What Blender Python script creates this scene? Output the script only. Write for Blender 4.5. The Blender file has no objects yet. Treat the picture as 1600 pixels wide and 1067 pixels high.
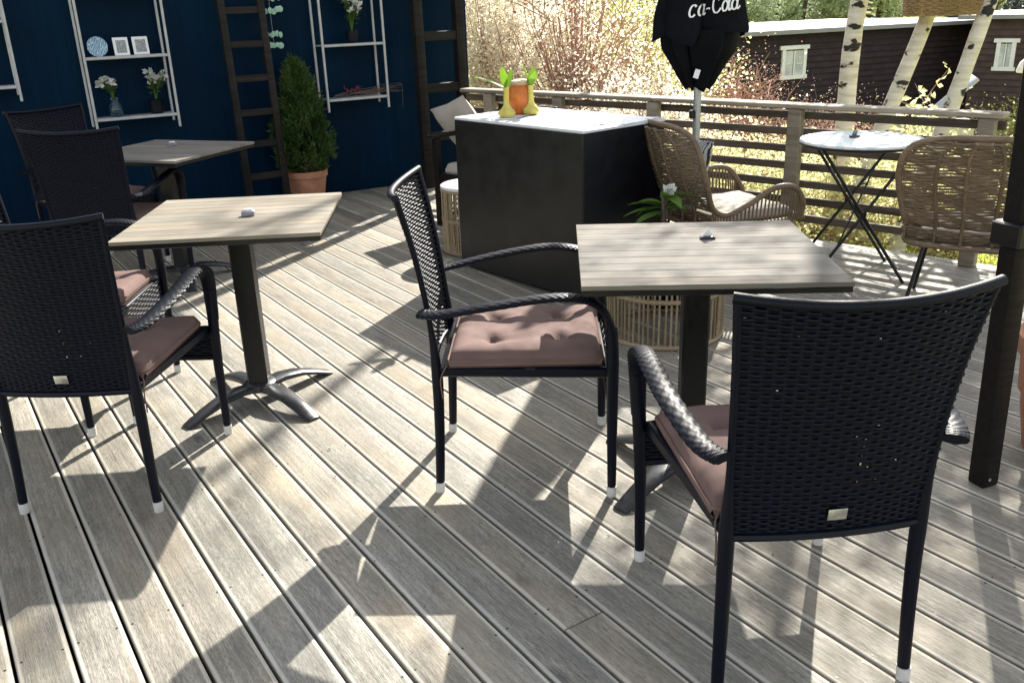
import bpy, math, random
from math import sin, cos, pi, radians as rad
from mathutils import Vector, Matrix, noise as mnoise

random.seed(7)
scene = bpy.context.scene
COL = scene.collection

# ------------------------------------------------------------------ camera
CAM_H = 1.43
F_PX, PITCH, ROLL = 1402.0, 0.358064, -0.034857
cd = bpy.data.cameras.new('Camera')
cam = bpy.data.objects.new('Camera', cd)
COL.objects.link(cam)
_fw = Vector((0, cos(PITCH), -sin(PITCH)))
_up0 = Vector((0, sin(PITCH), cos(PITCH)))
_rt0 = Vector((1, 0, 0))
_rt = cos(ROLL) * _rt0 + sin(ROLL) * _up0
_up = -sin(ROLL) * _rt0 + cos(ROLL) * _up0
cam.matrix_world = Matrix(((_rt.x, _up.x, -_fw.x, 0), (_rt.y, _up.y, -_fw.y, 0),
                           (_rt.z, _up.z, -_fw.z, CAM_H), (0, 0, 0, 1)))
cd.sensor_width = 36.0
cd.lens = 36.0 * F_PX / 1600.0
cd.clip_start = 0.05
cd.clip_end = 2000
scene.camera = cam

# ------------------------------------------------------------------ light
SUN_AZ, SUN_EL = rad(22.0), rad(35.5)
w = bpy.data.worlds.new('World')
scene.world = w
w.use_nodes = True
nt = w.node_tree
sky = nt.nodes.new('ShaderNodeTexSky')
sky.sky_type = 'NISHITA'
sky.sun_disc = False
sky.sun_elevation = SUN_EL
sky.sun_rotation = SUN_AZ
sky.air_density = 1.0
sky.dust_density = 1.2
hs = nt.nodes.new('ShaderNodeHueSaturation')          # camera white balance towards the shade
hs.inputs['Saturation'].default_value = 0.3
nt.links.new(sky.outputs[0], hs.inputs['Color'])
nt.links.new(hs.outputs[0], nt.nodes['Background'].inputs[0])
nt.nodes['Background'].inputs[1].default_value = 0.115
sl = bpy.data.lights.new('Sun', 'SUN')
sl.energy = 4.6
sl.angle = rad(0.55)
sl.color = (1.0, 0.945, 0.85)
so = bpy.data.objects.new('Sun', sl)
COL.objects.link(so)
SUN = Vector((sin(SUN_AZ) * cos(SUN_EL), cos(SUN_AZ) * cos(SUN_EL), sin(SUN_EL)))
so.rotation_euler = (-SUN).to_track_quat('-Z', 'Y').to_euler()
so.location = SUN * 20

vs = scene.view_settings
vs.view_transform = 'Standard'
vs.look = 'None'
vs.gamma = 1.0
vs.exposure = 1.52
vs.use_curve_mapping = False
scene.render.film_transparent = False
scene.cycles.max_bounces = 6
scene.cycles.transparent_max_bounces = 6

# ------------------------------------------------------------------ helpers
class MB:
    def __init__(s):
        s.v = []; s.f = []; s.m = []; s.mi = 0
    def add(s, vs_, fs_):
        b = len(s.v)
        s.v.extend([tuple(p) for p in vs_])
        for f in fs_:
            s.f.append(tuple(b + i for i in f)); s.m.append(s.mi)
    def box(s, c, d, M=None):
        x, y, z = d[0] / 2, d[1] / 2, d[2] / 2
        P = [Vector((a, b, e)) for e in (-z, z) for a, b in ((-x, -y), (x, -y), (x, y), (-x, y))]
        if M is not None: P = [M @ p for p in P]
        P = [p + Vector(c) for p in P]
        s.add(P, [(3, 2, 1, 0), (4, 5, 6, 7), (0, 1, 5, 4), (1, 2, 6, 5), (2, 3, 7, 6), (3, 0, 4, 7)])
    def bbox(s, c, d, b=0.003, M=None):
        """box with chamfered edges on all sides"""
        x, y, z = d[0] / 2, d[1] / 2, d[2] / 2
        b = min(b, x * .45, y * .45, z * .45)
        rings = []
        for zz, i in ((-z, b), (-z + b, 0), (z - b, 0), (z, b)):
            X, Y = x - i, y - i
            ch = b
            rings.append([(-X + ch, -Y, zz), (X - ch, -Y, zz), (X, -Y + ch, zz), (X, Y - ch, zz),
                          (X - ch, Y, zz), (-X + ch, Y, zz), (-X, Y - ch, zz), (-X, -Y + ch, zz)])
        P = [Vector(p) for r in rings for p in r]
        if M is not None: P = [M @ p for p in P]
        P = [p + Vector(c) for p in P]
        fs_ = [tuple(range(7, -1, -1)), tuple(range(24, 32))]
        for r in range(3):
            for i in range(8):
                j = (i + 1) % 8
                fs_.append((r * 8 + i, r * 8 + j, r * 8 + 8 + j, r * 8 + 8 + i))
        s.add(P, fs_)
    def bar(s, a, b, wd, th, upv=(0, 0, 1), bev=0.003):
        """rectangular bar from a to b; wd along side, th along up"""
        a = Vector(a); b = Vector(b)
        d = (b - a); L = d.length; d.normalize()
        upv = Vector(upv)
        sd = d.cross(upv); sd.normalize()
        u = sd.cross(d)
        M = Matrix((d, sd, u)).transposed()
        s.bbox((a + b) / 2, (L, wd, th), bev, M)
    def tube(s, pts, r, n=8, caps=True, flat=None, upv=None, bump=None):
        pts = [Vector(p) for p in pts]
        N = len(pts)
        if not hasattr(r, '__len__'): r = [r] * N
        if flat is None: flat = [1.0] * N
        elif not hasattr(flat, '__len__'): flat = [flat] * N
        ts = []
        for i in range(N):
            a = pts[max(0, i - 1)]; b = pts[min(N - 1, i + 1)]
            t = b - a
            t = t.normalized() if t.length > 1e-9 else Vector((0, 0, 1))
            ts.append(t)
        if upv is None:
            ref = Vector((0, 0, 1)) if abs(ts[0].z) < .9 else Vector((1, 0, 0))
            nrm = ts[0].cross(ref).normalized()
        else:
            nrm = Vector(upv); nrm = (nrm - ts[0] * nrm.dot(ts[0])).normalized()
        V = []; Fs = []
        for i in range(N):
            t = ts[i]
            q = nrm - t * nrm.dot(t)
            if q.length > 1e-6: nrm = q.normalized()
            bn = t.cross(nrm)
            for k in range(n):
                a = 2 * pi * k / n
                rr = r[i]
                if bump: rr += bump(i, k)
                V.append(pts[i] + nrm * (cos(a) * rr) + bn * (sin(a) * rr * flat[i]))
        for i in range(N - 1):
            for k in range(n):
                k2 = (k + 1) % n
                Fs.append((i * n + k, i * n + k2, (i + 1) * n + k2, (i + 1) * n + k))
        if caps:
            Fs.append(tuple(range(n - 1, -1, -1)))
            Fs.append(tuple((N - 1) * n + k for k in range(n)))
        s.add(V, Fs)
    def lathe(s, prof, n=24, c=(0, 0, 0), capb=True, capt=True, rfun=None):
        V = []; Fs = []
        for i, (r, z) in enumerate(prof):
            for k in range(n):
                a = 2 * pi * k / n
                rr = r * (rfun(a, z) if rfun else 1)
                V.append((c[0] + rr * cos(a), c[1] + rr * sin(a), c[2] + z))
        for i in range(len(prof) - 1):
            for k in range(n):
                k2 = (k + 1) % n
                Fs.append((i * n + k, i * n + k2, (i + 1) * n + k2, (i + 1) * n + k))
        if capb: Fs.append(tuple(range(n - 1, -1, -1)))
        if capt: Fs.append(tuple((len(prof) - 1) * n + k for k in range(n)))
        s.add(V, Fs)
    def grid(s, fn, nu, nv, wrapu=False):
        V = [fn(i / nu, j / nv) for j in range(nv + 1) for i in range(nu + (0 if wrapu else 1))]
        W = nu + (0 if wrapu else 1)
        Fs = []
        for j in range(nv):
            for i in range(nu):
                i2 = (i + 1) % W
                Fs.append((j * W + i, j * W + i2, (j + 1) * W + i2, (j + 1) * W + i))
        s.add(V, Fs)
    def leaf(s, p, d, nrm, L, W):
        """one leaf: two folded quads-ish (4 verts diamond, 2 tris)"""
        d = Vector(d).normalized(); nrm = Vector(nrm)
        sd = d.cross(nrm)
        if sd.length < 1e-5: sd = Vector((1, 0, 0))
        sd.normalize()
        p = Vector(p)
        up = sd.cross(d) * (W * .25)
        s.add([p, p + d * L * .45 + sd * W * .5 + up, p + d * L, p + d * L * .45 - sd * W * .5 + up], [(0, 1, 2), (0, 2, 3)])
    def build(s, name, mat, parent=None, smooth=True, ang=40, kind=None):
        me = bpy.data.meshes.new(name)
        me.from_pydata(s.v, [], s.f)
        mats = mat if isinstance(mat, (list, tuple)) else [mat]
        for m_ in mats: me.materials.append(m_)
        if len(mats) > 1: me.polygons.foreach_set('material_index', s.m)
        me.update()
        if smooth:
            me.polygons.foreach_set('use_smooth', [True] * len(me.polygons))
            if ang < 180: me.set_sharp_from_angle(angle=rad(ang))
        o = bpy.data.objects.new(name, me)
        COL.objects.link(o)
        if parent: o.parent = parent
        if kind: o['kind'] = kind
        return o

def tag(o, label, cat, group=None):
    o['label'] = label; o['category'] = cat
    if group: o['group'] = group
    return o

def thing(name, label, cat, loc=(0, 0, 0), rz=0.0, group=None):
    o = bpy.data.objects.new(name, None)
    o.empty_display_size = .1
    COL.objects.link(o)
    o.location = loc; o.rotation_euler = (0, 0, rz)
    return tag(o, label, cat, group)

def copy_tree(o, parent=None):
    c = o.copy(); COL.objects.link(c)
    if parent: c.parent = parent
    for ch in list(o.children): copy_tree(ch, c)
    return c

def dup(src, loc, rz, label):
    c = copy_tree(src)
    c.location = loc; c.rotation_euler = (0, 0, rz); c['label'] = label
    return c

def catmull(P, n=6):
    P = [Vector(p) for p in P]
    out = []
    for i in range(len(P) - 1):
        p0 = P[max(0, i - 1)]; p1 = P[i]; p2 = P[i + 1]; p3 = P[min(len(P) - 1, i + 2)]
        for k in range(n):
            t = k / n
            out.append(0.5 * ((2 * p1) + (p2 - p0) * t + (2 * p0 - 5 * p1 + 4 * p2 - p3) * t * t + (3 * p1 - p0 - 3 * p2 + p3) * t ** 3))
    out.append(P[-1])
    return out

# ------------------------------------------------------------------ materials
def rgba(c): return (c[0], c[1], c[2], 1)
class NT:
    def __init__(s, name):
        s.mat = bpy.data.materials.new(name); s.mat.use_nodes = True
        s.t = s.mat.node_tree
        s.b = s.t.nodes['Principled BSDF']; s.out = s.t.nodes['Material Output']
    def n(s, typ, **kw):
        x = s.t.nodes.new(typ)
        for k, v in kw.items():
            if k in x.inputs: x.inputs[k].default_value = v
            else: setattr(x, k, v)
        return x
    def l(s, a, b): s.t.links.new(a, b)
    def coord(s, scale=(1, 1, 1), kind='Object', rnd=True):
        tc = s.n('ShaderNodeTexCoord')
        mp = s.n('ShaderNodeMapping'); mp.inputs['Scale'].default_value = scale
        src = tc.outputs[kind]
        if rnd:
            oi = s.n('ShaderNodeObjectInfo')
            mul = s.n('ShaderNodeMath', operation='MULTIPLY'); mul.inputs[1].default_value = 57.0
            s.l(oi.outputs['Random'], mul.inputs[0])
            va = s.n('ShaderNodeVectorMath', operation='ADD')
            s.l(src, va.inputs[0]); s.l(mul.outputs[0], va.inputs[1]); src = va.outputs[0]
        s.l(src, mp.inputs['Vector'])
        return mp.outputs[0]
    def noise(s, vec, scale, detail=4, rough=.55):
        x = s.n('ShaderNodeTexNoise'); x.inputs['Scale'].default_value = scale
        x.inputs['Detail'].default_value = detail; x.inputs['Roughness'].default_value = rough
        s.l(vec, x.inputs['Vector']); return x.outputs['Fac']
    def ramp(s, fac, stops):
        r = s.n('ShaderNodeValToRGB')
        el = r.color_ramp.elements
        while len(el) < len(stops): el.new(.5)
        for e, (p, c) in zip(el, stops):
            e.position = p; e.color = rgba(c) if hasattr(c, '__len__') else (c, c, c, 1)
        s.l(fac, r.inputs[0]); return r.outputs[0]
    def mix(s, fac, a, b, blend='MIX'):
        m = s.n('ShaderNodeMix', data_type='RGBA', blend_type=blend)
        for sock, v in ((m.inputs[0], fac), (m.inputs[6], a), (m.inputs[7], b)):
            if hasattr(v, 'links') or hasattr(v, 'is_linked'): s.l(v, sock)
            else: sock.default_value = rgba(v) if hasattr(v, '__len__') else v
        return m.outputs[2]
    def bump(s, h, strength=.3, dist=.002):
        b = s.n('ShaderNodeBump'); b.inputs['Strength'].default_value = strength; b.inputs['Distance'].default_value = dist
        s.l(h, b.inputs['Height']); s.l(b.outputs[0], s.b.inputs['Normal'])

def mat_plain(name, col, rough=.5, var=.25, scale=12., metal=0., bump=0., spec=.5, coat=0.):
    m = NT(name)
    v = m.coord()
    f = m.noise(v, scale, 5)
    lo = [c * (1 - var) for c in col]; hi = [min(1, c * (1 + var)) for c in col]
    m.l(m.ramp(f, [(.3, lo), (.7, hi)]), m.b.inputs['Base Color'])
    f2 = m.noise(v, scale * 4, 3)
    m.l(m.ramp(f2, [(.3, max(.02, rough - .08)), (.7, min(1, rough + .08))]), m.b.inputs['Roughness'])
    m.b.inputs['Metallic'].default_value = metal
    m.b.inputs['Specular IOR Level'].default_value = spec
    m.b.inputs['Coat Weight'].default_value = coat
    if bump: m.bump(f2, bump, .003)
    return m.mat

def mat_wood(name, dark, light, rough=.6, xs=1.6, ys=26., knots=True, tint=.25, bump=.35, spec=.4, weather=None):
    """wood whose grain runs along local X"""
    m = NT(name)
    v = m.coord((xs, ys, ys))
    g = m.noise(v, 2.2, 8, .62)
    v2 = m.coord((1.1, 3.5, 3.5))
    bl = m.noise(v2, 2.0, 4, .55)
    c = m.ramp(g, [(.30, dark), (.48, [(a * .45 + b * .55) for a, b in zip(dark, light)]), (.68, light)])
    c = m.mix(m.ramp(bl, [(.34, 0.0), (.66, .5)]), c, [x * .62 for x in dark], 'MIX')
    if weather:
        v3 = m.coord((.8, 2.0, 2.0))
        bw = m.noise(v3, 1.7, 5, .6)
        c = m.mix(m.ramp(bw, [(.42, 0.0), (.62, .45)]), c, weather)
    hgt = g
    if knots:
        vk = m.coord((1.5, 6.0, 6.0))
        vo = m.n('ShaderNodeTexVoronoi'); vo.inputs['Scale'].default_value = 1.15
        m.l(vk, vo.inputs['Vector'])
        k = m.ramp(vo.outputs['Distance'], [(.045, .75), (.11, .18), (.2, 0.0)])
        c = m.mix(k, c, [dark[0] * .38, dark[1] * .33, dark[2] * .28])
    oi = m.n('ShaderNodeObjectInfo')
    t = m.ramp(oi.outputs['Random'], [(0, 1 - tint), (.5, 1.0), (1, 1 + tint * .6)])
    # per piece tint by hue too
    wn = m.n('ShaderNodeTexWhiteNoise', noise_dimensions='1D')
    m.l(oi.outputs['Random'], wn.inputs['W'])
    t2 = m.ramp(wn.outputs['Value'], [(0, (1.0, .97, .92)), (1, (.95, .98, 1.0))])
    c = m.mix(1.0, c, t, 'MULTIPLY'); c = m.mix(1.0, c, t2, 'MULTIPLY')
    m.l(c, m.b.inputs['Base Color'])
    m.l(m.ramp(g, [(.3, rough + .12), (.7, rough - .08)]), m.b.inputs['Roughness'])
    m.b.inputs['Specular IOR Level'].default_value = spec
    m.bump(hgt, bump, .0025)
    return m.mat

def mat_leaf(name, cols, trans=.5, scale=2.5, rough=.5):
    m = NT(name)
    v = m.coord(rnd=True)
    f = m.noise(v, scale, 6, .7)
    n = len(cols)
    c = m.ramp(f, [(.30 + .40 * i / max(1, n - 1), cc) for i, cc in enumerate(cols)])
    m.l(c, m.b.inputs['Base Color'])
    m.b.inputs['Roughness'].default_value = rough
    m.b.inputs['Specular IOR Level'].default_value = .3
    tr = m.n('ShaderNodeBsdfTranslucent'); m.l(c, tr.inputs[0])
    mx = m.n('ShaderNodeMixShader'); mx.inputs[0].default_value = trans
    m.l(m.b.outputs[0], mx.inputs[1]); m.l(tr.outputs[0], mx.inputs[2])
    m.l(mx.outputs[0], m.out.inputs[0])
    return m.mat

def mat_deck():
    m = NT('weathered_deck_wood')
    v = m.coord((2.2, 46, 46)); g = m.noise(v, 2.4, 10, .72)
    vf = m.coord((26, 240, 240)); gf = m.noise(vf, 2.0, 5, .7)
    v2 = m.coord((2.2, 6.0, 6.0)); bl = m.noise(v2, 2.3, 7, .7)
    v3 = m.coord((.7, 1.6, 1.6)); bw = m.noise(v3, 1.9, 4, .6)
    vw = m.coord((3.0, 9.0, 9.0)); warp = m.noise(vw, 1.5, 3, .5)
    # knots with rings of grain bending round them
    vk = m.coord((3.0, 8.5, 8.5)); wv = m.n('ShaderNodeVectorMath', operation='ADD')
    ws = m.n('ShaderNodeMath', operation='MULTIPLY'); ws.inputs[1].default_value = .35; m.l(warp, ws.inputs[0])
    m.l(vk, wv.inputs[0]); m.l(ws.outputs[0], wv.inputs[1])
    vo = m.n('ShaderNodeTexVoronoi'); vo.inputs['Scale'].default_value = .8; m.l(wv.outputs[0], vo.inputs['Vector'])
    mu = m.n('ShaderNodeMath', operation='MULTIPLY'); mu.inputs[1].default_value = 46.0
    ring = m.n('ShaderNodeMath', operation='SINE')
    m.l(vo.outputs['Distance'], mu.inputs[0]); m.l(mu.outputs[0], ring.inputs[0])
    near = m.ramp(vo.outputs['Distance'], [(.04, 1.0), (.34, 0.0)])
    rg = m.n('ShaderNodeMath', operation='MULTIPLY'); m.l(ring.outputs[0], rg.inputs[0]); m.l(near, rg.inputs[1])
    hs = m.n('ShaderNodeMath', operation='MULTIPLY_ADD'); hs.inputs[1].default_value = .085; m.l(rg.outputs[0], hs.inputs[0]); m.l(g, hs.inputs[2])
    g2 = hs.outputs[0]
    c = m.ramp(g2, [(.28, (.10, .090, .074)), (.43, (.245, .228, .196)), (.56, (.335, .312, .268)), (.74, (.47, .44, .385))])
    c = m.mix(m.ramp(gf, [(.36, .85), (.54, 0.0)]), c, (.085, .079, .068))
    c = m.mix(m.ramp(bl, [(.46, 0.0), (.66, .60)]), c, (.135, .13, .115))
    c = m.mix(m.ramp(bw, [(.46, 0.0), (.68, .42)]), c, (.36, .295, .20))
    c = m.mix(m.ramp(vo.outputs['Distance'], [(.025, .85), (.06, .45), (.10, 0.0)]), c, (.06, .052, .045))
    # paler strip along the edges of each board
    tc = m.n('ShaderNodeTexCoord'); sx = m.n('ShaderNodeSeparateXYZ'); m.l(tc.outputs['Object'], sx.inputs[0])
    ab = m.n('ShaderNodeMath', operation='ABSOLUTE'); m.l(sx.outputs['Y'], ab.inputs[0])
    mr = m.n('ShaderNodeMapRange'); mr.inputs['From Min'].default_value = .0465; mr.inputs['From Max'].default_value = .0505
    m.l(ab.outputs[0], mr.inputs['Value'])
    ed = m.n('ShaderNodeMath', operation='MULTIPLY'); m.l(mr.outputs[0], ed.inputs[0]); m.l(m.ramp(g, [(.25, .45), (.6, .85)]), ed.inputs[1])
    mz = m.n('ShaderNodeMapRange'); mz.inputs['From Min'].default_value = -.0035; mz.inputs['From Max'].default_value = -.0012
    m.l(sx.outputs['Z'], mz.inputs['Value'])
    e2 = m.n('ShaderNodeMath', operation='MULTIPLY'); m.l(ed.outputs[0], e2.inputs[0]); m.l(mz.outputs[0], e2.inputs[1])
    c = m.mix(e2.outputs[0], c, (.53, .50, .44))
    oi = m.n('ShaderNodeObjectInfo')
    c = m.mix(1.0, c, m.ramp(oi.outputs['Random'], [(0, .80), (.5, 1.0), (1, 1.16)]), 'MULTIPLY')
    wn = m.n('ShaderNodeTexWhiteNoise', noise_dimensions='1D'); m.l(oi.outputs['Random'], wn.inputs['W'])
    c = m.mix(1.0, c, m.ramp(wn.outputs['Value'], [(0, (1.0, .975, .92)), (1, (.965, .985, .99))]), 'MULTIPLY')
    m.l(c, m.b.inputs['Base Color'])
    m.l(m.ramp(g, [(.3, .74), (.7, .55)]), m.b.inputs['Roughness'])
    m.b.inputs['Specular IOR Level'].default_value = .35
    ad = m.n('ShaderNodeMath', operation='MULTIPLY_ADD'); ad.inputs[1].default_value = .6; m.l(gf, ad.inputs[0]); m.l(g2, ad.inputs[2])
    m.bump(ad.outputs[0], .6, .0025)
    return m.mat

M = {}
M['deck'] = mat_deck()
M['rail'] = mat_wood('weathered_rail_wood', (.20, .16, .115), (.44, .375, .285), .6)
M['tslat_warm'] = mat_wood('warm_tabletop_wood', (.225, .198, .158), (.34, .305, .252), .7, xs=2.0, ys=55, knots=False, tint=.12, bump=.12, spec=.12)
M['slat_shaded'] = mat_wood('brown_shaded_slat_wood', (.055, .040, .028), (.16, .12, .085), .65)  # rail wood darkened: shade on the slats' near side put into the colour
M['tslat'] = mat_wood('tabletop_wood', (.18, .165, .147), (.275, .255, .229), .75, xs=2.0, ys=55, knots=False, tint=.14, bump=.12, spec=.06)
M['black_metal'] = mat_plain('black_coated_metal', (.006, .006, .0065), .38, .3, 30, spec=.35)
M['holder_grey'] = mat_plain('grey_block', (.22, .22, .23), .5, .2, 40)
M['base_metal'] = mat_plain('grey_black_cast_metal', (.03, .031, .034), .33, .15, 9, spec=.5)
M['wicker'] = mat_plain('black_plastic_wicker', (.0009, .0020, .0080), .45, .3, 60, spec=.2)
M['cap'] = mat_plain('pale_plastic_foot', (.55, .54, .51), .5, .15, 40)
M['plate'] = mat_plain('brushed_plate', (.5, .49, .45), .35, .2, 80, metal=.8)
M['cushion'] = mat_plain('mauve_cotton', (.160, .104, .092), .85, .16, 9, bump=.15, spec=.2)
M['wall'] = mat_plain('dark_blue_painted_wall', (.0003, .0145, .037), .5, .3, 1.6, bump=.12, spec=.05)
def mat_wall():
    m = NT('dark_blue_painted_boards')
    v = m.coord((1.2, 1.2, .5)); f = m.noise(v, 1.6, 5)
    vs_ = m.coord((28, 28, .35)); f2 = m.noise(vs_, 1.5, 4)
    c = m.ramp(f, [(.3, (.0002, .0090, .026)), (.7, (.0005, .0170, .042))])
    c = m.mix(m.ramp(f2, [(.4, .45), (.6, 0.0)]), c, (.0003, .0085, .022))
    m.l(c, m.b.inputs['Base Color']); m.b.inputs['Roughness'].default_value = .5; m.b.inputs['Specular IOR Level'].default_value = .06
    m.bump(f2, .3, .004)
    return m.mat
M['wall'] = mat_wall()
M['roofing'] = mat_plain('dark_roofing', (.03, .03, .032), .8, .3, 6)
M['silver'] = mat_plain('grey_painted_steel', (.42, .42, .42), .4, .12, 20, spec=.5)
M['ladder'] = mat_wood('dark_stained_wood', (.008, .007, .0065), (.026, .022, .020), .6, knots=False, spec=.2)
M['post'] = mat_wood('black_stained_wood', (.004, .0035, .003), (.012, .0095, .008), .55, knots=False, spec=.2)
M['terracotta'] = mat_plain('terracotta', (.42, .20, .12), .8, .22, 14, bump=.1, spec=.25)
M['soil'] = mat_plain('potting_soil', (.03, .02, .014), .95, .4, 40, bump=.5)
M['conifer'] = mat_leaf('conifer_needles', [(.018, .045, .012), (.05, .10, .024), (.10, .155, .04)], .3, 5)
M['plinth'] = mat_plain('dark_navy_paint', (.003, .0038, .0068), .5, .4, 3, spec=.22, bump=.04)
M['plinth_front'] = mat_plain('charcoal_panel', (.0095, .0092, .0090), .42, .25, 2.2, spec=.4, bump=.03)
M['white_top'] = mat_plain('white_laminate', (.62, .63, .66), .4, .1, 4, spec=.45)
M['paper'] = mat_plain('white_paper', (.78, .79, .82), .55, .05, 5)
M['bulb'] = mat_plain('yellow_wax', (.55, .46, .10), .35, .2, 20, spec=.5)
M['green'] = mat_leaf('fresh_green_leaf', [(.10, .22, .02), (.22, .36, .03)], .4, 6)
M['orange'] = mat_plain('orange_glaze', (.50, .13, .015), .4, .3, 26, spec=.5, bump=.1)
M['wood_lid'] = mat_plain('pale_wood', (.5, .38, .24), .6, .2, 20)
M['rattan'] = mat_wood('brown_rattan', (.10, .064, .038), (.255, .178, .108), .5, xs=9, ys=60, knots=False, bump=.2)
M['rattan_pale'] = mat_wood('pale_rattan', (.20, .145, .085), (.42, .33, .21), .55, xs=9, ys=60, knots=False, bump=.2)
M['cream'] = mat_plain('cream_fabric', (.38, .345, .30), .85, .1, 10, bump=.1, spec=.2)
M['canvas'] = mat_plain('black_parasol_canvas', (.0032, .0036, .006), .75, .3, 6, bump=.1, spec=.1)
M['lettering'] = mat_plain('white_print', (.8, .8, .8), .7, .04, 30)
M['birch_leaf'] = mat_leaf('young_birch_leaf', [(.14, .20, .03), (.26, .32, .06)], .5, 3)
M['spruce'] = mat_leaf('hazed_spruce_foliage', [(.06, .09, .095), (.12, .16, .165)], .25, .5)  # bluish pallor of distant haze put into the needle colour
M['treeleaf'] = mat_leaf('hazed_light_foliage', [(.26, .33, .18), (.42, .49, .29), (.58, .62, .42)], .38, .6)  # greens washed out as if by haze, in the colour itself
M['treehaze'] = mat_leaf('hazed_blue_foliage', [(.15, .20, .205), (.27, .33, .34)], .35, .6)  # haze over far trees put into this blue-grey leaf colour
M['shrub_pale'] = mat_leaf('cream_blossom', [(.80, .69, .56), (.91, .87, .74), (.96, .95, .88)], .72, 3.0)
M['shrub_green'] = mat_leaf('yellow_green_foliage', [(.44, .45, .20), (.66, .66, .34), (.85, .84, .58)], .62, 3.0)
M['shrub_red'] = mat_leaf('reddish_foliage', [(.24, .115, .095), (.42, .25, .20), (.58, .42, .34)], .5, 4.0)
M['shrub_olive'] = mat_leaf('olive_foliage', [(.05, .065, .012), (.12, .14, .03), (.22, .22, .06)], .4, 3.0)
M['twig'] = mat_plain('reddish_twig', (.46, .27, .21), .7, .25, 8)
M['trunk'] = mat_plain('brown_bark', (.10, .075, .055), .9, .35, 10, bump=.5)
M['grass_ground'] = mat_plain('spring_grass_soil', (.26, .27, .07), .95, .4, 1.3, bump=.4, spec=.1)
M['blade'] = mat_leaf('spring_grass', [(.24, .34, .03), (.48, .54, .08), (.72, .66, .14)], .6, 2.0)
M['clap'] = mat_plain('dark_brown_siding', (.036, .025, .028), .75, .25, 3, bump=.15, spec=.25)
M['clap_light'] = mat_plain('faded_brown_siding', (.075, .05, .046), .75, .3, 3, bump=.15, spec=.25)
M['white_paint'] = mat_plain('white_paint', (.82, .82, .80), .5, .07, 6)
M['roof_pale'] = mat_plain('pale_grey_roof_sheet', (.26, .26, .26), .7, .12, 1.5)
M['stone'] = mat_plain('pale_stone', (.5, .46, .40), .85, .2, 8, bump=.3)
M['grey_board'] = mat_plain('bluish_grey_board', (.38, .41, .46), .6, .1, 4)
M['under_shade'] = mat_plain('shade_sheet_below_deck', (.012, .011, .010), .95, .3, 4)  # near-black sheet under the planks: shade in the gaps put into its colour
M['galv'] = mat_plain('grey_aluminium_pole', (.42, .43, .43), .38, .12, 30, metal=.6)
M['screw'] = mat_plain('dark_screw', (.05, .045, .04), .5, .3, 90, metal=.6)

def mat_glass(name, col, rough=.05):
    m = NT(name)
    m.b.inputs['Base Color'].default_value = rgba(col)
    m.b.inputs['Roughness'].default_value = rough
    m.b.inputs['Transmission Weight'].default_value = .85
    m.b.inputs['IOR'].default_value = 1.45
    v = m.coord(); m.bump(m.noise(v, 25, 2), .1, .002)
    return m.mat
M['green_glass'] = mat_leaf('pale_green_glass', [(.45, .78, .60), (.80, .95, .86)], .5, 60, .15)
M['vase_glass'] = mat_glass('blue_glass', (.12, .24, .30))
def mat_pane():
    m = NT('window_pane')
    v = m.coord()
    f = m.noise(v, 2.2, 3)
    m.l(m.ramp(f, [(.35, (.36, .39, .42)), (.65, (.62, .65, .66))]), m.b.inputs['Base Color'])
    m.b.inputs['Roughness'].default_value = .06
    return m.mat
M['pane'] = mat_pane()
def mat_birch():
    m = NT('birch_bark')
    v = m.coord((4, 4, 22)); f = m.noise(v, 1.0, 4, .6)
    v2 = m.coord((3.2, 3.2, 6.5)); f2 = m.noise(v2, 1.6, 3, .5)
    c = m.ramp(f, [(.30, (.48, .40, .30)), (.5, (.66, .60, .50)), (.7, (.78, .74, .66))])
    c = m.mix(m.ramp(f2, [(.585, 0.0), (.62, 1.0)]), c, (.018, .015, .013))
    m.l(c, m.b.inputs['Base Color']); m.b.inputs['Roughness'].default_value = .75
    m.bump(f2, .6, .01)
    return m.mat
M['birch'] = mat_birch()
def mat_pattern(name, a, b, scale, thr=.5):
    m = NT(name)
    v = m.coord()
    vo = m.n('ShaderNodeTexVoronoi'); vo.inputs['Scale'].default_value = scale
    m.l(v, vo.inputs['Vector'])
    wv = m.n('ShaderNodeTexWave'); wv.inputs['Scale'].default_value = scale * .6; wv.inputs['Distortion'].default_value = 6
    m.l(v, wv.inputs['Vector'])
    f = m.n('ShaderNodeMath', operation='MULTIPLY'); m.l(vo.outputs['Distance'], f.inputs[0]); m.l(wv.outputs['Fac'], f.inputs[1])
    m.l(m.ramp(f.outputs[0], [(thr * .3, a), (thr * .42, b)]), m.b.inputs['Base Color'])
    m.b.inputs['Roughness'].default_value = .5
    return m.mat
M['plate_blue'] = mat_pattern('blue_white_pattern', (.55, .66, .72), (.03, .16, .30), 55)
M['picture'] = mat_pattern('grey_print', (.5, .5, .5), (.12, .12, .14), 70)
M['pillow_bw'] = mat_pattern('black_white_floral_print', (.02, .02, .02), (.5, .49, .46), 24)
M['mosaic'] = mat_pattern('pale_mosaic', (.82, .82, .80), (.60, .70, .70), 7, .7)

# ================================================================= THE SETTING
WA = rad(31.0)
W_O = Vector((-1.1, 7.72, 0)); W_D = Vector((cos(WA), sin(WA), 0)); W_N = Vector((sin(WA), -cos(WA), 0))
def wallp(s_, off, z): return W_O + W_D * s_ + W_N * off + Vector((0, 0, z))
RA = rad(-42.5)
R_O = Vector((1.86, 5.46, 0)); R_D = Vector((cos(RA), sin(RA), 0)); R_N = Vector((-sin(-RA), -cos(RA), 0))
R_N = Vector((sin(RA), -cos(RA), 0))            # towards the deck
def railp(s_, off, z): return R_O + R_D * s_ + R_N * off + Vector((0, 0, z))

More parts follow.
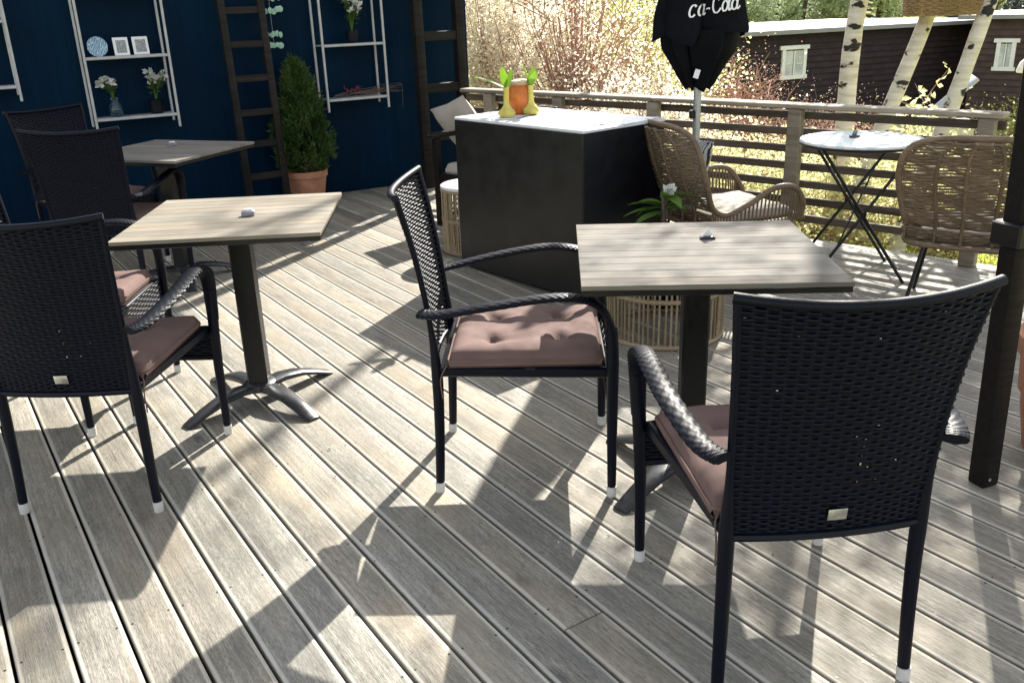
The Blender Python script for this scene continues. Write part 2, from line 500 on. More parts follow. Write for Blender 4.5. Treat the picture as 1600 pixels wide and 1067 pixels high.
def ground_z(x, y):
    d = -(Vector((x, y, 0)) - R_O).dot(R_N)      # metres beyond the railing
    d = max(0.0, d)
    if d < 14: z = -.55 - 1.75 * (d / 14) ** 1.1
    elif d < 45: z = -2.3 - .5 * (d - 14) / 31
    else: z = -2.8 + (d - 45) * .06 + max(0, d - 80) ** 1.25 * .05
    z += .12 * mnoise.noise(Vector((x * .35, y * .35, 0))) * min(1, d / 2) + .5 * mnoise.noise(Vector((x * .04, y * .04, 3))) * min(1, d / 40)
    return z

mb = MB()
XS = [-160 + 5 * i for i in range(19)] + [-65 + 3 * i for i in range(16)] + [-18 + 1.0 * i for i in range(44)] + [26 + 4 * i for i in range(44)]
YS = [-30, -20, -12, -6] + [-2 + .8 * i for i in range(45)] + [34 + 3 * i for i in range(20)] + [94 + 9 * i for i in range(22)]
XS = sorted(set(XS))
W_ = len(XS)
mb.add([(x, y, ground_z(x, y)) for y in YS for x in XS],
       [(j * W_ + i, j * W_ + i + 1, (j + 1) * W_ + i + 1, (j + 1) * W_ + i) for j in range(len(YS) - 1) for i in range(W_ - 1)])
ter = mb.build('terrain', M['grass_ground'], ang=180); ter['kind'] = 'structure'

# ---- deck
BD = rad(90 + 33.19)
b_d = Vector((cos(BD), sin(BD), 0)); b_n = Vector((sin(BD), -cos(BD), 0))    # along / across (to the right)
planes = [(W_O + W_N * .004, W_N), (R_O - R_N * .03, R_N), (Vector((0, .15, 0)), Vector((0, 1, 0))),
          (Vector((3.7, 0, 0)), Vector((-1, 0, 0))), (Vector((-5.2, 0, 0)), Vector((1, 0, 0)))]
def clip(poly, o, n):
    out = []
    for i in range(len(poly)):
        a = poly[i]; b = poly[(i + 1) % len(poly)]
        da = (a - o).dot(n); db = (b - o).dot(n)
        if da >= 0: out.append(a)
        if (da >= 0) != (db >= 0): out.append(a + (b - a) * (da / (da - db)))
    return out
def inset(poly, d):
    n = len(poly); c = []
    for i in range(n):
        p0, p1, p2 = poly[i - 1], poly[i], poly[(i + 1) % n]
        e1 = (p1 - p0).normalized(); e2 = (p2 - p1).normalized()
        n1 = Vector((-e1.y, e1.x, 0)); n2 = Vector((-e2.y, e2.x, 0))
        k = 1 + n1.dot(n2)
        c.append(p1 + (n1 + n2) * (d / max(.25, k)))
    return c
ub = MB()
P0 = [Vector((-9, -2, 0)), Vector((9, -2, 0)), Vector((9, 12, 0)), Vector((-9, 12, 0))]
for o_, n_ in planes: P0 = clip(P0, o_ - n_ * -.03, n_)
ub.add([(p.x, p.y, -.16) for p in P0] + [(p.x, p.y, -.5) for p in P0],
       [tuple(range(len(P0)))] + [(i, (i + 1) % len(P0), len(P0) + (i + 1) % len(P0), len(P0) + i)[::-1] for i in range(len(P0))])
deck = ub.build('deck', M['under_shade'], smooth=False); deck['kind'] = 'structure'
PITCH_B, GAP = .1257, .0078
OFF_B = .1909
sb = MB()
joists = [(-6 + .58 * i) for i in range(34)]
for k in range(-48, 48):
    p0 = OFF_B + k * PITCH_B + GAP / 2; p1 = OFF_B + (k + 1) * PITCH_B - GAP / 2
    rnd = random.Random(k * 17 + 5)
    cuts = [-12]
    if k == 7: cuts += [1.4535]
    else: cuts += [rnd.choice([5.6, 6.18, .38 - .58])]
    cuts.append(14)
    for a, b in zip(cuts[:-1], cuts[1:]):
        a2, b2 = a + .0015, b - .0015
        jit = rnd.uniform(-.0007, .0007)
        q = [b_n * p0 + b_d * a2, b_n * p1 + b_d * a2, b_n * p1 + b_d * b2, b_n * p0 + b_d * b2]
        q = [Vector(p) for p in q]
        for o_, n_ in planes:
            if q: q = clip(q, o_, n_)
        if len(q) < 3: continue
        # drop duplicates
        qq = []
        for p in q:
            if not qq or (p - qq[-1]).length > .004: qq.append(p)
        if (qq[0] - qq[-1]).length < .004: qq.pop()
        if len(qq) < 3: continue
        area = sum(qq[i].x * qq[(i + 1) % len(qq)].y - qq[(i + 1) % len(qq)].x * qq[i].y for i in range(len(qq))) / 2
        if abs(area) < .002: continue
        if area < 0: qq.reverse()
        cen = sum(qq, Vector()) / len(qq)
        cen = b_n * ((p0 + p1) / 2) + b_d * cen.dot(b_d)
        Rm = Matrix.Rotation(-BD, 3, 'Z')
        loc = [Rm @ (p - cen) for p in qq]
        n = len(loc)
        m_ = MB(); V = []
        for d_, z in ((0, -.028), (0, -.0050), (.0016, -.0016), (.0070, 0)):
            V += [(p.x, p.y, z) for p in inset(loc, d_)]
        Fs = [tuple(range(3 * n, 4 * n)), tuple(range(n - 1, -1, -1))]
        for r in range(3):
            for i in range(n):
                j = (i + 1) % n
                Fs.append((r * n + i, r * n + j, (r + 1) * n + j, (r + 1) * n + i))
        m_.add(V, Fs)
        o = m_.build('plank', M['deck'], deck, ang=60)
        o.location = cen + Vector((0, 0, jit)); o.rotation_euler = (0, 0, BD)
        for J in joists:
            if a2 < J < b2 or abs(J - a2) < .05 or abs(J - b2) < .05:
                for ac in (.12, .88):
                    jj = min(max(J, a2 + .02), b2 - .02) + rnd.uniform(-.006, .006)
                    pt = b_n * (p0 + (p1 - p0) * ac) + b_d * jj
                    if all((pt - o_).dot(n_) > .02 for o_, n_ in planes) and pt.y < 5.5:
                        sb.lathe([(.0034, 0), (.0034, .0006)], 6, (pt.x, pt.y, jit), capb=False)
sb.build('screw_heads', M['screw'], deck, smooth=False, kind='stuff')

db = MB(); rd = random.Random(31)
for i in range(70):
    x, y = rd.uniform(-1.9, 2.0), rd.uniform(1.4, 5.0)
    a = rd.uniform(0, 6.28); L_ = rd.uniform(.006, .016)
    db.leaf((x, y, .003), (cos(a), sin(a), .1), (0, 0, 1), L_, L_ * rd.uniform(.25, .7))
M['debris'] = mat_plain('dry_leaf_litter', (.09, .065, .04), .9, .5, 60)
db.build('leaf_litter', M['debris'], deck, smooth=False, kind='stuff')

# ---- cafe building
cafe = thing('cafe_building', 'dark blue painted cafe wall with shelves hung on it', 'building', wallp(0, 0, 0), WA)
mb = MB(); mb.box((-2.6, 2.53, 1.2), (7.1, 5.0, 3.6)); mb.build('wall', M['wall'], cafe, smooth=False)
mb = MB(); mb.bbox((-2.6, 2.5, 3.06), (7.5, 5.5, .12), .01); mb.build('roof', M['roofing'], cafe, smooth=False)

# ---- railing
RS0, RS1 = -2.92, .98
rail = thing('deck_railing', 'weathered wooden slat railing along the far deck edge', 'railing', R_O, RA)
Z_R = .825
# post stations along the rail found from the picture
posts = [-2.62, -1.93, -1.11, -.10, .96]
for s_ in posts:
    mb = MB(); mb.bbox((0, 0, (Z_R - .03) / 2), (.085, .062, Z_R - .03), .006, Matrix.Rotation(0, 3, 'Z'))
    o = mb.build('post', M['rail'], rail); o.location = (s_, -.055, 0)
    # grain along the height
segs = [(RS0, -1.11), (-1.11, RS1 + .06)]
zs = [.755, .655, .552, .448, .342, .238, .13]
slat_me = {}
for a, b in segs:
    for iz, z in enumerate(zs):
        key = round(b - a, 3)
        if key not in slat_me:
            mb = MB(); mb.bbox((0, 0, 0), (b - a - .004, .022, .046), .004)
            o = mb.build('slat', M['slat_shaded'], rail); slat_me[key] = o.data
        else:
            o = bpy.data.objects.new('slat', slat_me[key]); COL.objects.link(o); o.parent = rail
        o.location = ((a + b) / 2, 0, z)
    mb = MB(); mb.bbox((0, 0, 0), (b - a - .004, .118, .028), .005)
    o = mb.build('top_rail', M['rail'], rail); o.location = ((a + b) / 2, -.025, Z_R - .014)

# ================================================================= WICKER CHAIRS
def weave(m_, P, N, rows, cols, hw, amp, spc=3, stake=.0035):
    """woven sheet: P(u,v)->Vector on [0,1]^2, N(u,v)->normal; rows along v"""
    nseg = cols * spc
    hr = random.Random(rows)                               # added core sheet stops light through the weave; skipped quads leave pinholes
    nu_, nv_ = cols * 4, rows
    for j in range(nv_):
        for i in range(nu_):
            if hr.random() < .004 or (i in (nu_ * 3 // 5, nu_ * 3 // 5 + 1) and nv_ * .2 < j < nv_ * .5 and hr.random() < .35): continue
            q_ = [P((i + a_) / nu_, (j + b_) / nv_) for a_, b_ in ((0, 0), (1, 0), (1, 1), (0, 1))]
            m_.add(q_, [(0, 1, 2, 3)])
    for r in range(rows):
        V = []; Fs = []
        v0 = (r + .5 + .16 * mnoise.noise(Vector((r * 1.7, rows, 3)))) / rows
        am0 = amp
        for i in range(nseg + 1):
            amp = am0 * (1 + .45 * mnoise.noise(Vector((i * .35, r * 2.3, 1))))
            v0 = (r + .5 + .16 * mnoise.noise(Vector((r * 1.7, rows, 3))) + .22 * mnoise.noise(Vector((i * .11, r * .35, 8)))) / rows
            u = i / nseg
            ph = cos(pi * u * cols + pi * (r % 2))
            c = P(u, v0); n = N(u, v0)
            up = (P(u, min(1, v0 + .01)) - P(u, max(0, v0 - .01))).normalized()
            c = c + n * (amp * ph)
            V += [c - up * hw, c + n * .0022, c + up * hw, c - n * .0022]
        amp = am0
        for i in range(nseg):
            for k in range(4):
                k2 = (k + 1) % 4
                Fs.append((i * 4 + k, i * 4 + k2, (i + 1) * 4 + k2, (i + 1) * 4 + k))
        m_.add(V, Fs)
    for c_ in range(cols):
        u = (c_ + .5) / cols
        V = []; Fs = []
        ns = 6
        for j in range(ns + 1):
            v = j / ns
            c = P(u, v); n = N(u, v)
            sd = (P(min(1, u + .01), v) - P(max(0, u - .01), v)).normalized()
            V += [c - sd * stake, c + n * .0012, c + sd * stake]
        for j in range(ns):
            for k in range(2):
                Fs.append((j * 3 + k, j * 3 + k + 1, (j + 1) * 3 + k + 1, (j + 1) * 3 + k))
        m_.add(V, Fs)

def make_cushion(m_, w_, d_, t, tufts, seed=1, n=30):
    """tufted square cushion centred at origin, bottom at z=0"""
    def top(u, v):
        x = (u - .5) * w_; y = (v - .5) * d_
        e = max(abs(2 * u - 1), abs(2 * v - 1))
        edge = max(0.0, 1 - e ** 7) ** .45
        z = t * (.35 + .65 * edge)
        for tx, ty in tufts:
            r2 = ((x - tx) ** 2 + (y - ty) ** 2)
            z -= t * .55 * math.exp(-r2 / (.022 ** 2)) + t * .22 * math.exp(-r2 / (.07 ** 2))
        for tx, ty in tufts:
            dx_, dy_ = x - tx, y - ty; rr_ = math.hypot(dx_, dy_); th_ = math.atan2(dy_, dx_)
            z += .0045 * math.exp(-(rr_ / .075) ** 2) * min(1, rr_ / .02) * sin(th_ * 5 + seed + tx * 40)
        z -= .004 * math.exp(-(x / .03) ** 2) * edge * (1 if tufts else 0)
        z += .0045 * mnoise.noise(Vector((x * 14, y * 14, seed))) + .003 * mnoise.noise(Vector((x * 5, y * 30, seed + 3)))
        k = 1 - .025 * (1 - edge)
        return Vector((x * k, y * k, z))
    m_.grid(top, n, n)
    m_.grid(lambda u, v: Vector(((.5 - u) * w_ * .975, (v - .5) * d_ * .975, 0)), 6, 6)
    for side in range(4):
        def f(u, v, side=side):
            a = [(u, 0), (1, u), (1 - u, 1), (0, 1 - u)][side]
            p = top(*a); b = Vector((p.x * .975, p.y * .975, 0))
            q = b.lerp(p, v); bul = .006 * sin(pi * v)
            nr = [Vector((0, -1, 0)), Vector((1, 0, 0)), Vector((0, 1, 0)), Vector((-1, 0, 0))][side]
            return q + nr * bul
        m_.grid(f, n, 4)

def post_path(sx):
    return [(sx * .213, -.268, 0), (sx * .208, -.258, .22), (sx * .207, -.256, .42), (sx * .212, -.271, .60), (sx * .223, -.298, .78), (sx * .240, -.333, .94)]
def make_chair():
    ch = thing('wicker_armchair', 'x', 'chair')
    for sx in (-1, 1):
        # rear leg + back post
        mb = MB()
        pts = catmull(post_path(sx), 5)
        rr = [(.0135 + .004 * min(1, p.z / .4)) if p.z < .40 else max(.0088, .0175 - .06 * (p.z - .40)) for p in pts]
        mb.tube(pts, rr, 10)
        mb.build('rear_leg', M['wicker'], ch)
        mb = MB(); mb.tube([(sx * .2131, -.2683, 0), (sx * .2126, -.2672, .034)], [.0145, .0155], 12); mb.build('foot_cap', M['cap'], ch)
        # front leg
        mb = MB()
        pts = catmull([(sx * .253, .268, 0), (sx * .255, .268, .25), (sx * .262, .268, .45), (sx * .270, .262, .555)], 4)
        mb.tube(pts, [.0130 + .0055 * min(1, p.z / .45) for p in pts], 10)
        mb.build('front_leg', M['wicker'], ch)
        mb = MB(); mb.tube([(sx * .253, .268, 0), (sx * .2532, .268, .034)], [.0145, .0155], 12); mb.build('foot_cap', M['cap'], ch)
        # arm rest: woven flat band
        mb = MB()
        key = [(sx * .236, -.288, .600), (sx * .264, -.225, .606), (sx * .285, -.06, .636), (sx * .286, .08, .655), (sx * .279, .17, .650), (sx * .276, .225, .626), (sx * .271, .255, .580), (sx * .266, .266, .51), (sx * .263, .268, .44)]
        pts = catmull(key, 30)
        N = len(pts)
        fl = [.44 + .56 * max(0, (i / N - .72) / .28) for i in range(N)]
        rr = [.0255 - .0065 * max(0, (i / N - .66) / .34) for i in range(N)]
        bw = [1 - max(0, min(1, (i / N - .62) / .14)) for i in range(N)]
        mb.tube(pts, rr, 28, flat=fl, upv=(sx, 0, 0), bump=lambda i, k: bw[i] * .0017 * (1 if ((i // 3) + (k // 2)) % 2 else -.6))
        mb.build('armrest', M['wicker'], ch, ang=30)
    # back panel (woven), concave in plan
    L = catmull(post_path(-1)[2:], 6); 
    def side(v, sx):
        t = v * (len(L) - 1); i = min(len(L) - 2, int(t)); p = L[i].lerp(L[i + 1], t - i)
        return Vector((sx * -p.x if sx > 0 else p.x, p.y, p.z))
    def Pb(u, v):
        v2 = -.035 + v * 1.035
        a = side(max(0, v2), -1); b = side(max(0, v2), 1)
        p = a.lerp(b, -.02 + 1.04 * u)
        if v2 < 0: p.z += v2 * .53
        p.y -= .045 * (1 - (2 * u - 1) ** 2) * (.45 + .55 * v)
        p.z -= .016 * (1 - (2 * u - 1) ** 2) * max(0, (v - .7) / .3)
        return p
    def Nb(u, v):
        e = .01
        a = Pb(min(1, u + e), v) - Pb(max(0, u - e), v); b = Pb(u, min(1, v + e)) - Pb(u, max(0, v - e))
        return a.cross(b).normalized()      # towards the rear
    mb = MB(); weave(mb, Pb, Nb, 60, 22, .0046, .0026, 3, .0062)
    bp = mb.build('back_weave', M['wicker'], ch, ang=180, kind='stuff')
    mb = MB(); pts = [Pb(i / 16, 1.0) for i in range(17)]; mb.tube(pts, .0115, 10, flat=.9)
    mb.build('top_frame', M['wicker'], ch)
    mb = MB(); pts = [Pb(i / 10, 0.0) for i in range(11)]; mb.tube(pts, .010, 8); mb.build('bottom_frame', M['wicker'], ch)
    # small metal plate on the back
    c = Pb(.52, .115); n = Nb(.52, .115)
    up = (Pb(.52, .13) - Pb(.52, .1)).normalized(); sd = up.cross(n).normalized()
    mb = MB(); mb.bbox(c + n * .0075, (.040, .026, .002), .0006, Matrix((sd, up, n)).transposed()); mb.build('maker_plate', M['plate'], ch)
    # seat frame and apron
    mb = MB(); mb.bbox((0, .005, .412), (.445, .50, .020), .004); mb.build('seat', M['wicker'], ch)
    mb = MB()
    Pf = lambda u, v: Vector((-.25 + .5 * u,   .262, .300 + .120 * v))
    weave(mb, Pf, lambda u, v: Vector((0, 1, 0)), 12, 17, .0050, .0025, 3, .006)
    mb.build('apron_weave', M['wicker'], ch, ang=180, kind='stuff')
    mb = MB()
    for sx in (-1, 1): mb.bar((sx * .204, -.25, .406), (sx * .236, .262, .406), .020, .032, (0, 0, 1), .006)
    mb.tube([(-.254, .265, .300), (.254, .265, .300)], .0105, 8)
    mb.build('seat_rail', M['wicker'], ch)
    # cushion
    mb = MB(); make_cushion(mb, .462, .47, .058, [(-.1, -.1), (.1, -.1), (-.1, .11), (.1, .11)])
    cu = mb.build('cushion', M['cushion'], ch, ang=60); cu.location = (0, .012, .4225)
    hwx, hwy = .2265, .2305
    loop = []
    for qx, qy, a0 in ((1, -1, -90), (1, 1, 0), (-1, 1, 90), (-1, -1, 180)):
        for st in range(5):
            an = rad(a0 + 90 * st / 4); loop.append((qx * (hwx - .02) + .02 * cos(an), qy * (hwy - .02) + .02 * sin(an), .021 + .0015 * sin(len(loop) * 2.3)))
    loop.append(loop[0])
    mb = MB(); mb.tube(loop, .0042, 6, caps=False); mb.build('piping', M['cushion'], cu)
    for sx in (-1, 1):
        mb = MB(); mb.tube(catmull([(sx * .205, -.225, .02), (sx * .222, -.24, .0), (sx * .224, -.256, -.04), (sx * .222, -.252, -.10)], 4), .0022, 5); mb.build('tie', M['cushion'], cu)
    return ch
G_CH = 'black wicker armchairs with mauve seat cushions'
chair = make_chair(); chair['group'] = G_CH
def put(o, cx, cy, deg, label):
    o.location = (cx, cy, 0); o.rotation_euler = (0, 0, rad(deg - 90)); o['label'] = label
put(chair, .605, 1.845, 95.5, 'large black wicker armchair nearest the camera, seen from behind at the right table')
def chair_at(cx, cy, deg, label):
    c = copy_tree(chair); put(c, cx, cy, deg, label); return c
chair_at(.035, 2.697, -2.5, 'black wicker armchair seen side-on between the two front tables, tufted mauve seat')
chair_at(-1.312, 2.712, 87.5, 'black wicker armchair seen from behind at the left edge, before the warm wood table')
chair_at(-2.09, 4.76, 88, 'black wicker armchair in shade before the rear table by the blue wall, back turned')
chair_at(-2.50, 5.42, -34, 'grey-blue lit wicker backrest showing above another chair, at far side of rear table')
chair_at(-1.70, 3.33, 2, 'wicker armchair mostly hidden behind the left chair, facing the warm wood table sideways')

# ================================================================= CAFE TABLES
def make_table(S=.70):
    t = thing('cafe_table', 'x', 'table')
    mb = MB(); mb.bbox((0, 0, .7185), (S - .006, S - .006, .017), .002); top = mb.build('tabletop', M['black_metal'], t)
    n = 10; ww = S / n
    me = None
    for i in range(n):
        if me is None:
            mb = MB(); mb.bbox((0, 0, 0), (S, ww - .0014, .013), .0009); o = mb.build('slat', M['tslat'], top, smooth=False); me = o.data
        else:
            o = bpy.data.objects.new('slat', me); COL.objects.link(o); o.parent = top
        o.location = (0, -S / 2 + ww * (i + .5), .7337)
    mb = MB(); mb.bbox((0, 0, .385), (.078, .078, .65), .006); mb.build('column', M['black_metal'], t)
    mb = MB(); mb.bbox((0, 0, .706), (.30, .30, .008), .002); mb.build('mount_plate', M['black_metal'], t)
    mb = MB(); mb.lathe([(.062, .048), (.062, .074), (.05, .082)], 20); mb.build('hub', M['base_metal'], t)
    me = None
    for k in range(4):
        if me is None:
            mb = MB()
            st = [(.03, .070, .036, .022), (.10, .076, .035, .022), (.18, .066, .033, .020), (.25, .044, .031, .017), (.31, .020, .029, .013), (.335, .010, .026, .009)]
            V = []; Fs = []
            for x, z, hw, th in st:
                V += [(x, -hw, z - th), (x, hw, z - th), (x, hw, z - .006), (x, hw - .008, z), (x, -hw + .008, z), (x, -hw, z - .006)]
            for i in range(len(st) - 1):
                for q in range(6):
                    q2 = (q + 1) % 6
                    Fs.append((i * 6 + q, i * 6 + q2, (i + 1) * 6 + q2, (i + 1) * 6 + q))
            Fs += [(5, 4, 3, 2, 1, 0), tuple((len(st) - 1) * 6 + q for q in range(6))]
            mb.add(V, Fs); o = mb.build('foot', M['base_metal'], t, ang=50); me = o.data
        else:
            o = bpy.data.objects.new('foot', me); COL.objects.link(o); o.parent = t
        o.rotation_euler = (0, 0, pi / 4 + k * pi / 2)
        mb = MB(); a = pi / 4 + k * pi / 2
        mb.lathe([(.016, 0), (.016, .008)], 12, (.312 * cos(a), .312 * sin(a), 0)); mb.build('glide', M['black_metal'], t)
    return t
tab = make_table(); tab['group'] = 'square wood-topped cafe tables'
tab.location = (.555, 2.56, 0); tab.rotation_euler = (0, 0, rad(-3.4))
tab['label'] = 'square cafe table with bleached slatted top at right, small triangular holder on it'
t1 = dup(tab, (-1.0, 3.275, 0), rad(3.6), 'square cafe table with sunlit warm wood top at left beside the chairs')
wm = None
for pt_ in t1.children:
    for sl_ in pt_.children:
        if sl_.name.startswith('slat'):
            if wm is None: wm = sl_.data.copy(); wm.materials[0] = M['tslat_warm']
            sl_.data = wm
dup(tab, (-1.90, 5.085, 0), rad(-20), 'square cafe table in shade at the back by the blue wall')

def holder(loc, rz, label):
    t = thing('table_sign_holder', label, 'sign holder', loc, rz, 'small holders on the cafe tables')
    mb = MB()
    mb.tube([(-.020, 0, .004), (0, 0, .036), (.020, 0, .004)], .0028, 6); mb.tube([(-.020, 0, .004), (.020, 0, .004)], .0028, 6)
    mb.build('wire_frame', M['white_paint'], t)
    mb = MB(); mb.bbox((0, .006, .004), (.046, .022, .008), .002); mb.build('base', M['base_metal'], t)
    mb = MB(); mb.add([(-.018, .010, .006), (.018, .010, .006), (0, .004, .034)], [(0, 1, 2)]); mb.add([(-.018, .011, .006), (.018, .011, .006), (0, .005, .034)], [(2, 1, 0)]); mb.build('card', M['paper'], t, smooth=False)
    return t
holder((.610, 2.675, .7405), rad(-3), 'small white triangular holder on the bleached right table')
def block(loc, rz, label):
    t = thing('table_sign_holder', label, 'sign holder', loc, rz, 'small holders on the cafe tables')
    mb = MB(); mb.bbox((0, 0, .010), (.046, .030, .020), .003); mb.build('base', M['holder_grey'], t)
    mb = MB(); mb.bbox((0, .004, .0222), (.030, .016, .005), .001); mb.build('card', M['paper'], t)
block((-.948, 3.25, .7405), rad(6), 'small grey block holder on the warm wood table')
block((-1.90, 5.22, .7405), rad(30), 'small white holder on the shaded rear table')

# ================================================================= PLINTH BAR
pl = thing('plinth_counter', 'dark navy box counter with a white top standing before the railing', 'counter', (.275, 4.91, 0), rad(-50))
PW, PD, PH = 1.0, .585, .845
for nm, c, d in (('front_panel', (0, -PD / 2, PH / 2 + .01), (PW, .018, PH - .02)), ('back_panel', (0, PD / 2, PH / 2 + .01), (PW, .018, PH - .02)),
                 ('side_panel', (PW / 2 - .009, 0, PH / 2 + .01), (.018, PD - .02, PH - .02)), ('side_panel', (-PW / 2 + .009, 0, PH / 2 + .01), (.018, PD - .02, PH - .02))):
    mb = MB(); mb.bbox(c, d, .002); mb.build(nm, M['plinth_front' if nm == 'front_panel' else 'plinth'], pl)
mb = MB(); mb.bbox((0, 0, PH + .008), (PW + .012, PD + .012, .016), .003); mb.build('top_board', M['white_top'], pl)
def on_pl(x, y, z=0.0):
    v = Matrix.Rotation(rad(-50), 3, 'Z') @ Vector((x, y, 0)); return (.275 + v.x, 4.91 + v.y, PH + .0162 + z)
for i, (x, y, rz, sx, sy, lb) in enumerate([(.30, .12, 4, .40, .29, 'large white sheet at the railing side of the dark counter top'),
                                            (.27, -.13, -8, .30, .21, 'white sheet at the front corner of the dark counter top'),
                                            (-.30, -.16, 10, .30, .21, 'white sheet beside the yellow bulbs on the dark counter')]):
    mb = MB()
    mb.grid(lambda u, v: Vector(((u - .5) * sx, (v - .5) * sy, .0012 + .006 * (abs(2 * u - 1) ** 4) * (v ** 2))), 10, 6)
    mb.grid(lambda u, v: Vector(((.5 - u) * sx, (v - .5) * sy, .0004 + .006 * (abs(2 * u - 1) ** 4) * (v ** 2))), 10, 6)
    o = mb.build('paper_sheet', M['paper']); o.location = on_pl(x, y); o.rotation_euler = (0, 0, rad(-50 + rz))
    tag(o, lb, 'paper', 'paper sheets on the counter')
def bulb(loc, rz, label, sc=1.0, leaves=((.2, .10, 0), (2.6, .06, 1), (4.4, .05, 2))):
    t = thing('potted_bulb', label, 'bulb plant', loc, rz, 'yellow bulbs on the counter')
    mb = MB(); mb.lathe([(.020, 0), (.040, .006), (.046, .020), (.040, .036), (.026, .048), (.017, .062), (.0145, .09), (.014, .125), (.015, .15)], 20)
    mb.build('bulb', M['bulb'], t)
    for a, lean, i in leaves:
        mb = MB(); L = .078 + .016 * i
        V = []; Fs = []
        for j in range(7):
            q = j / 6; wv = .026 * sin(pi * (.12 + .80 * q)) 
            x = lean * q + .006; z = .145 + L * q * (1 - .3 * abs(lean) * q * 6)
            V += [(x, -wv, z + .004), (x + .004, 0, z), (x, wv, z + .004)]
        for j in range(6):
            Fs += [(j * 3, j * 3 + 1, j * 3 + 4, j * 3 + 3), (j * 3 + 1, j * 3 + 2, j * 3 + 5, j * 3 + 4)]
        R_ = Matrix.Rotation(a, 3, 'Z')
        mb.add([R_ @ Vector(p) for p in V], Fs); mb.build('leaf', M['green'], t)
    t.scale = (sc, sc, sc)
    return t
# pixel (805,178) and (838,175) lie on the counter top
bulb((.015, 4.985, PH + .0162), rad(0), 'yellow waxed bulb with one drooping leaf, left one on the dark counter', 1.05, ((3.0, .15, 0), (.6, .035, 1), (4.0, .02, 2)))
bulb((.150, 5.08, PH + .0162), rad(40), 'yellow waxed bulb with upright leaves, right one on the dark counter', 1.05, ((.4, .035, 1), (2.6, .03, 2), (4.6, .04, 0)))
jar = thing('lidded_jar', 'orange glazed jar with pale lid between the two yellow bulbs', 'jar', (.095, 5.13, PH + .0162))
mb = MB(); mb.lathe([(.045, 0), (.058, .012), (.068, .05), (.070, .10), (.062, .14), (.050, .158)], 28); mb.build('body', M['orange'], jar)
mb = MB(); mb.lathe([(.050, .158), (.056, .166), (.054, .178), (.030, .186)], 24); mb.build('lid', M['wood_lid'], jar)
mb = MB(); mb.tube(catmull([(-.066, 0, .13), (-.062, 0, .19), (0, 0, .222), (.062, 0, .19), (.066, 0, .13)], 5), .0045, 8); mb.build('handle', M['wood_lid'], jar)

# ================================================================= WALL SHELVES
def shelf(s0, s1, zb, label, shelves=(.77, 1.18, 1.62), ztop=2.1, off=.2):
    t = thing('wall_shelf', label, 'shelf', wallp((s0 + s1) / 2, 0, 0), WA, 'grey metal shelves on the blue wall')
    hw = (s1 - s0) / 2
    for sx in (-1, 1):
        for y in (-off, -.012):
            z0 = zb if y < -.1 else zb + .03
            mb = MB(); mb.bbox((sx * hw, y, (z0 + ztop) / 2), (.017, .017, ztop - z0), .003); mb.build('upright', M['silver'], t)
    for z in shelves:
        mb = MB(); mb.bbox((0, -off / 2 - .005, z), (2 * hw - .026, off - .012, .012), .002); mb.build('shelf_board', M['silver'], t)
        mb = MB(); mb.bbox((0, -off - .001, z), (2 * hw - .019, .015, .021), .003); mb.build('front_rail', M['silver'], t)
    return t
shelf(-2.158, -1.600, .68, 'grey metal wall shelf holding plate, frames and white flowers')
shelf(-.452, .065, .68, 'grey metal wall shelf holding twig wreath, right of the conifer')
shelf(-3.15, -2.588, .935, 'grey metal wall shelf cut off at the left picture edge', shelves=(1.03, 1.44, 1.85))
# things on the shelves
def face_thing(name, label, cat, s_, off, z, group=None): return thing(name, label, cat, wallp(s_, off, z), WA, group)
t = face_thing('decor_plate', 'round blue and white patterned plate on the upper shelf', 'plate', -2.05, .11, 1.1862)
Rx = Matrix.Rotation(rad(80), 3, 'X')
mb = MB(); mb.lathe([(.02, 0), (.045, .002), (.068, .008), (.066, .012), (.045, .006), (.0, .004)], 28)
mb.v = [tuple(Rx @ Vector(p) + Vector((0, 0, .067))) for p in mb.v]; mb.build('dish', M['plate_blue'], t)
mb = MB(); mb.bbox((0, .012, .004), (.06, .05, .008), .002); mb.build('stand', M['black_metal'], t)
for s_, lb, wd in ((-1.895, 'small pale picture frame standing beside the round plate', .10), (-1.765, 'small picture frame with dark print, nearest the shelf end', .105)):
    t = face_thing('picture_frame', lb, 'picture frame', s_, .11, 1.1862, 'frames on the upper shelf')
    Ry = Matrix.Rotation(rad(-10), 3, 'X')
    mb = MB(); mb.bbox((0, 0, .062), (wd, .012, .122), .002, Ry); mb.build('frame', M['white_paint'], t)
    mb = MB(); mb.bbox((0, -.0072, .062), (wd * .66, .003, .085), .0005, Ry); mb.build('print', M['picture'], t)
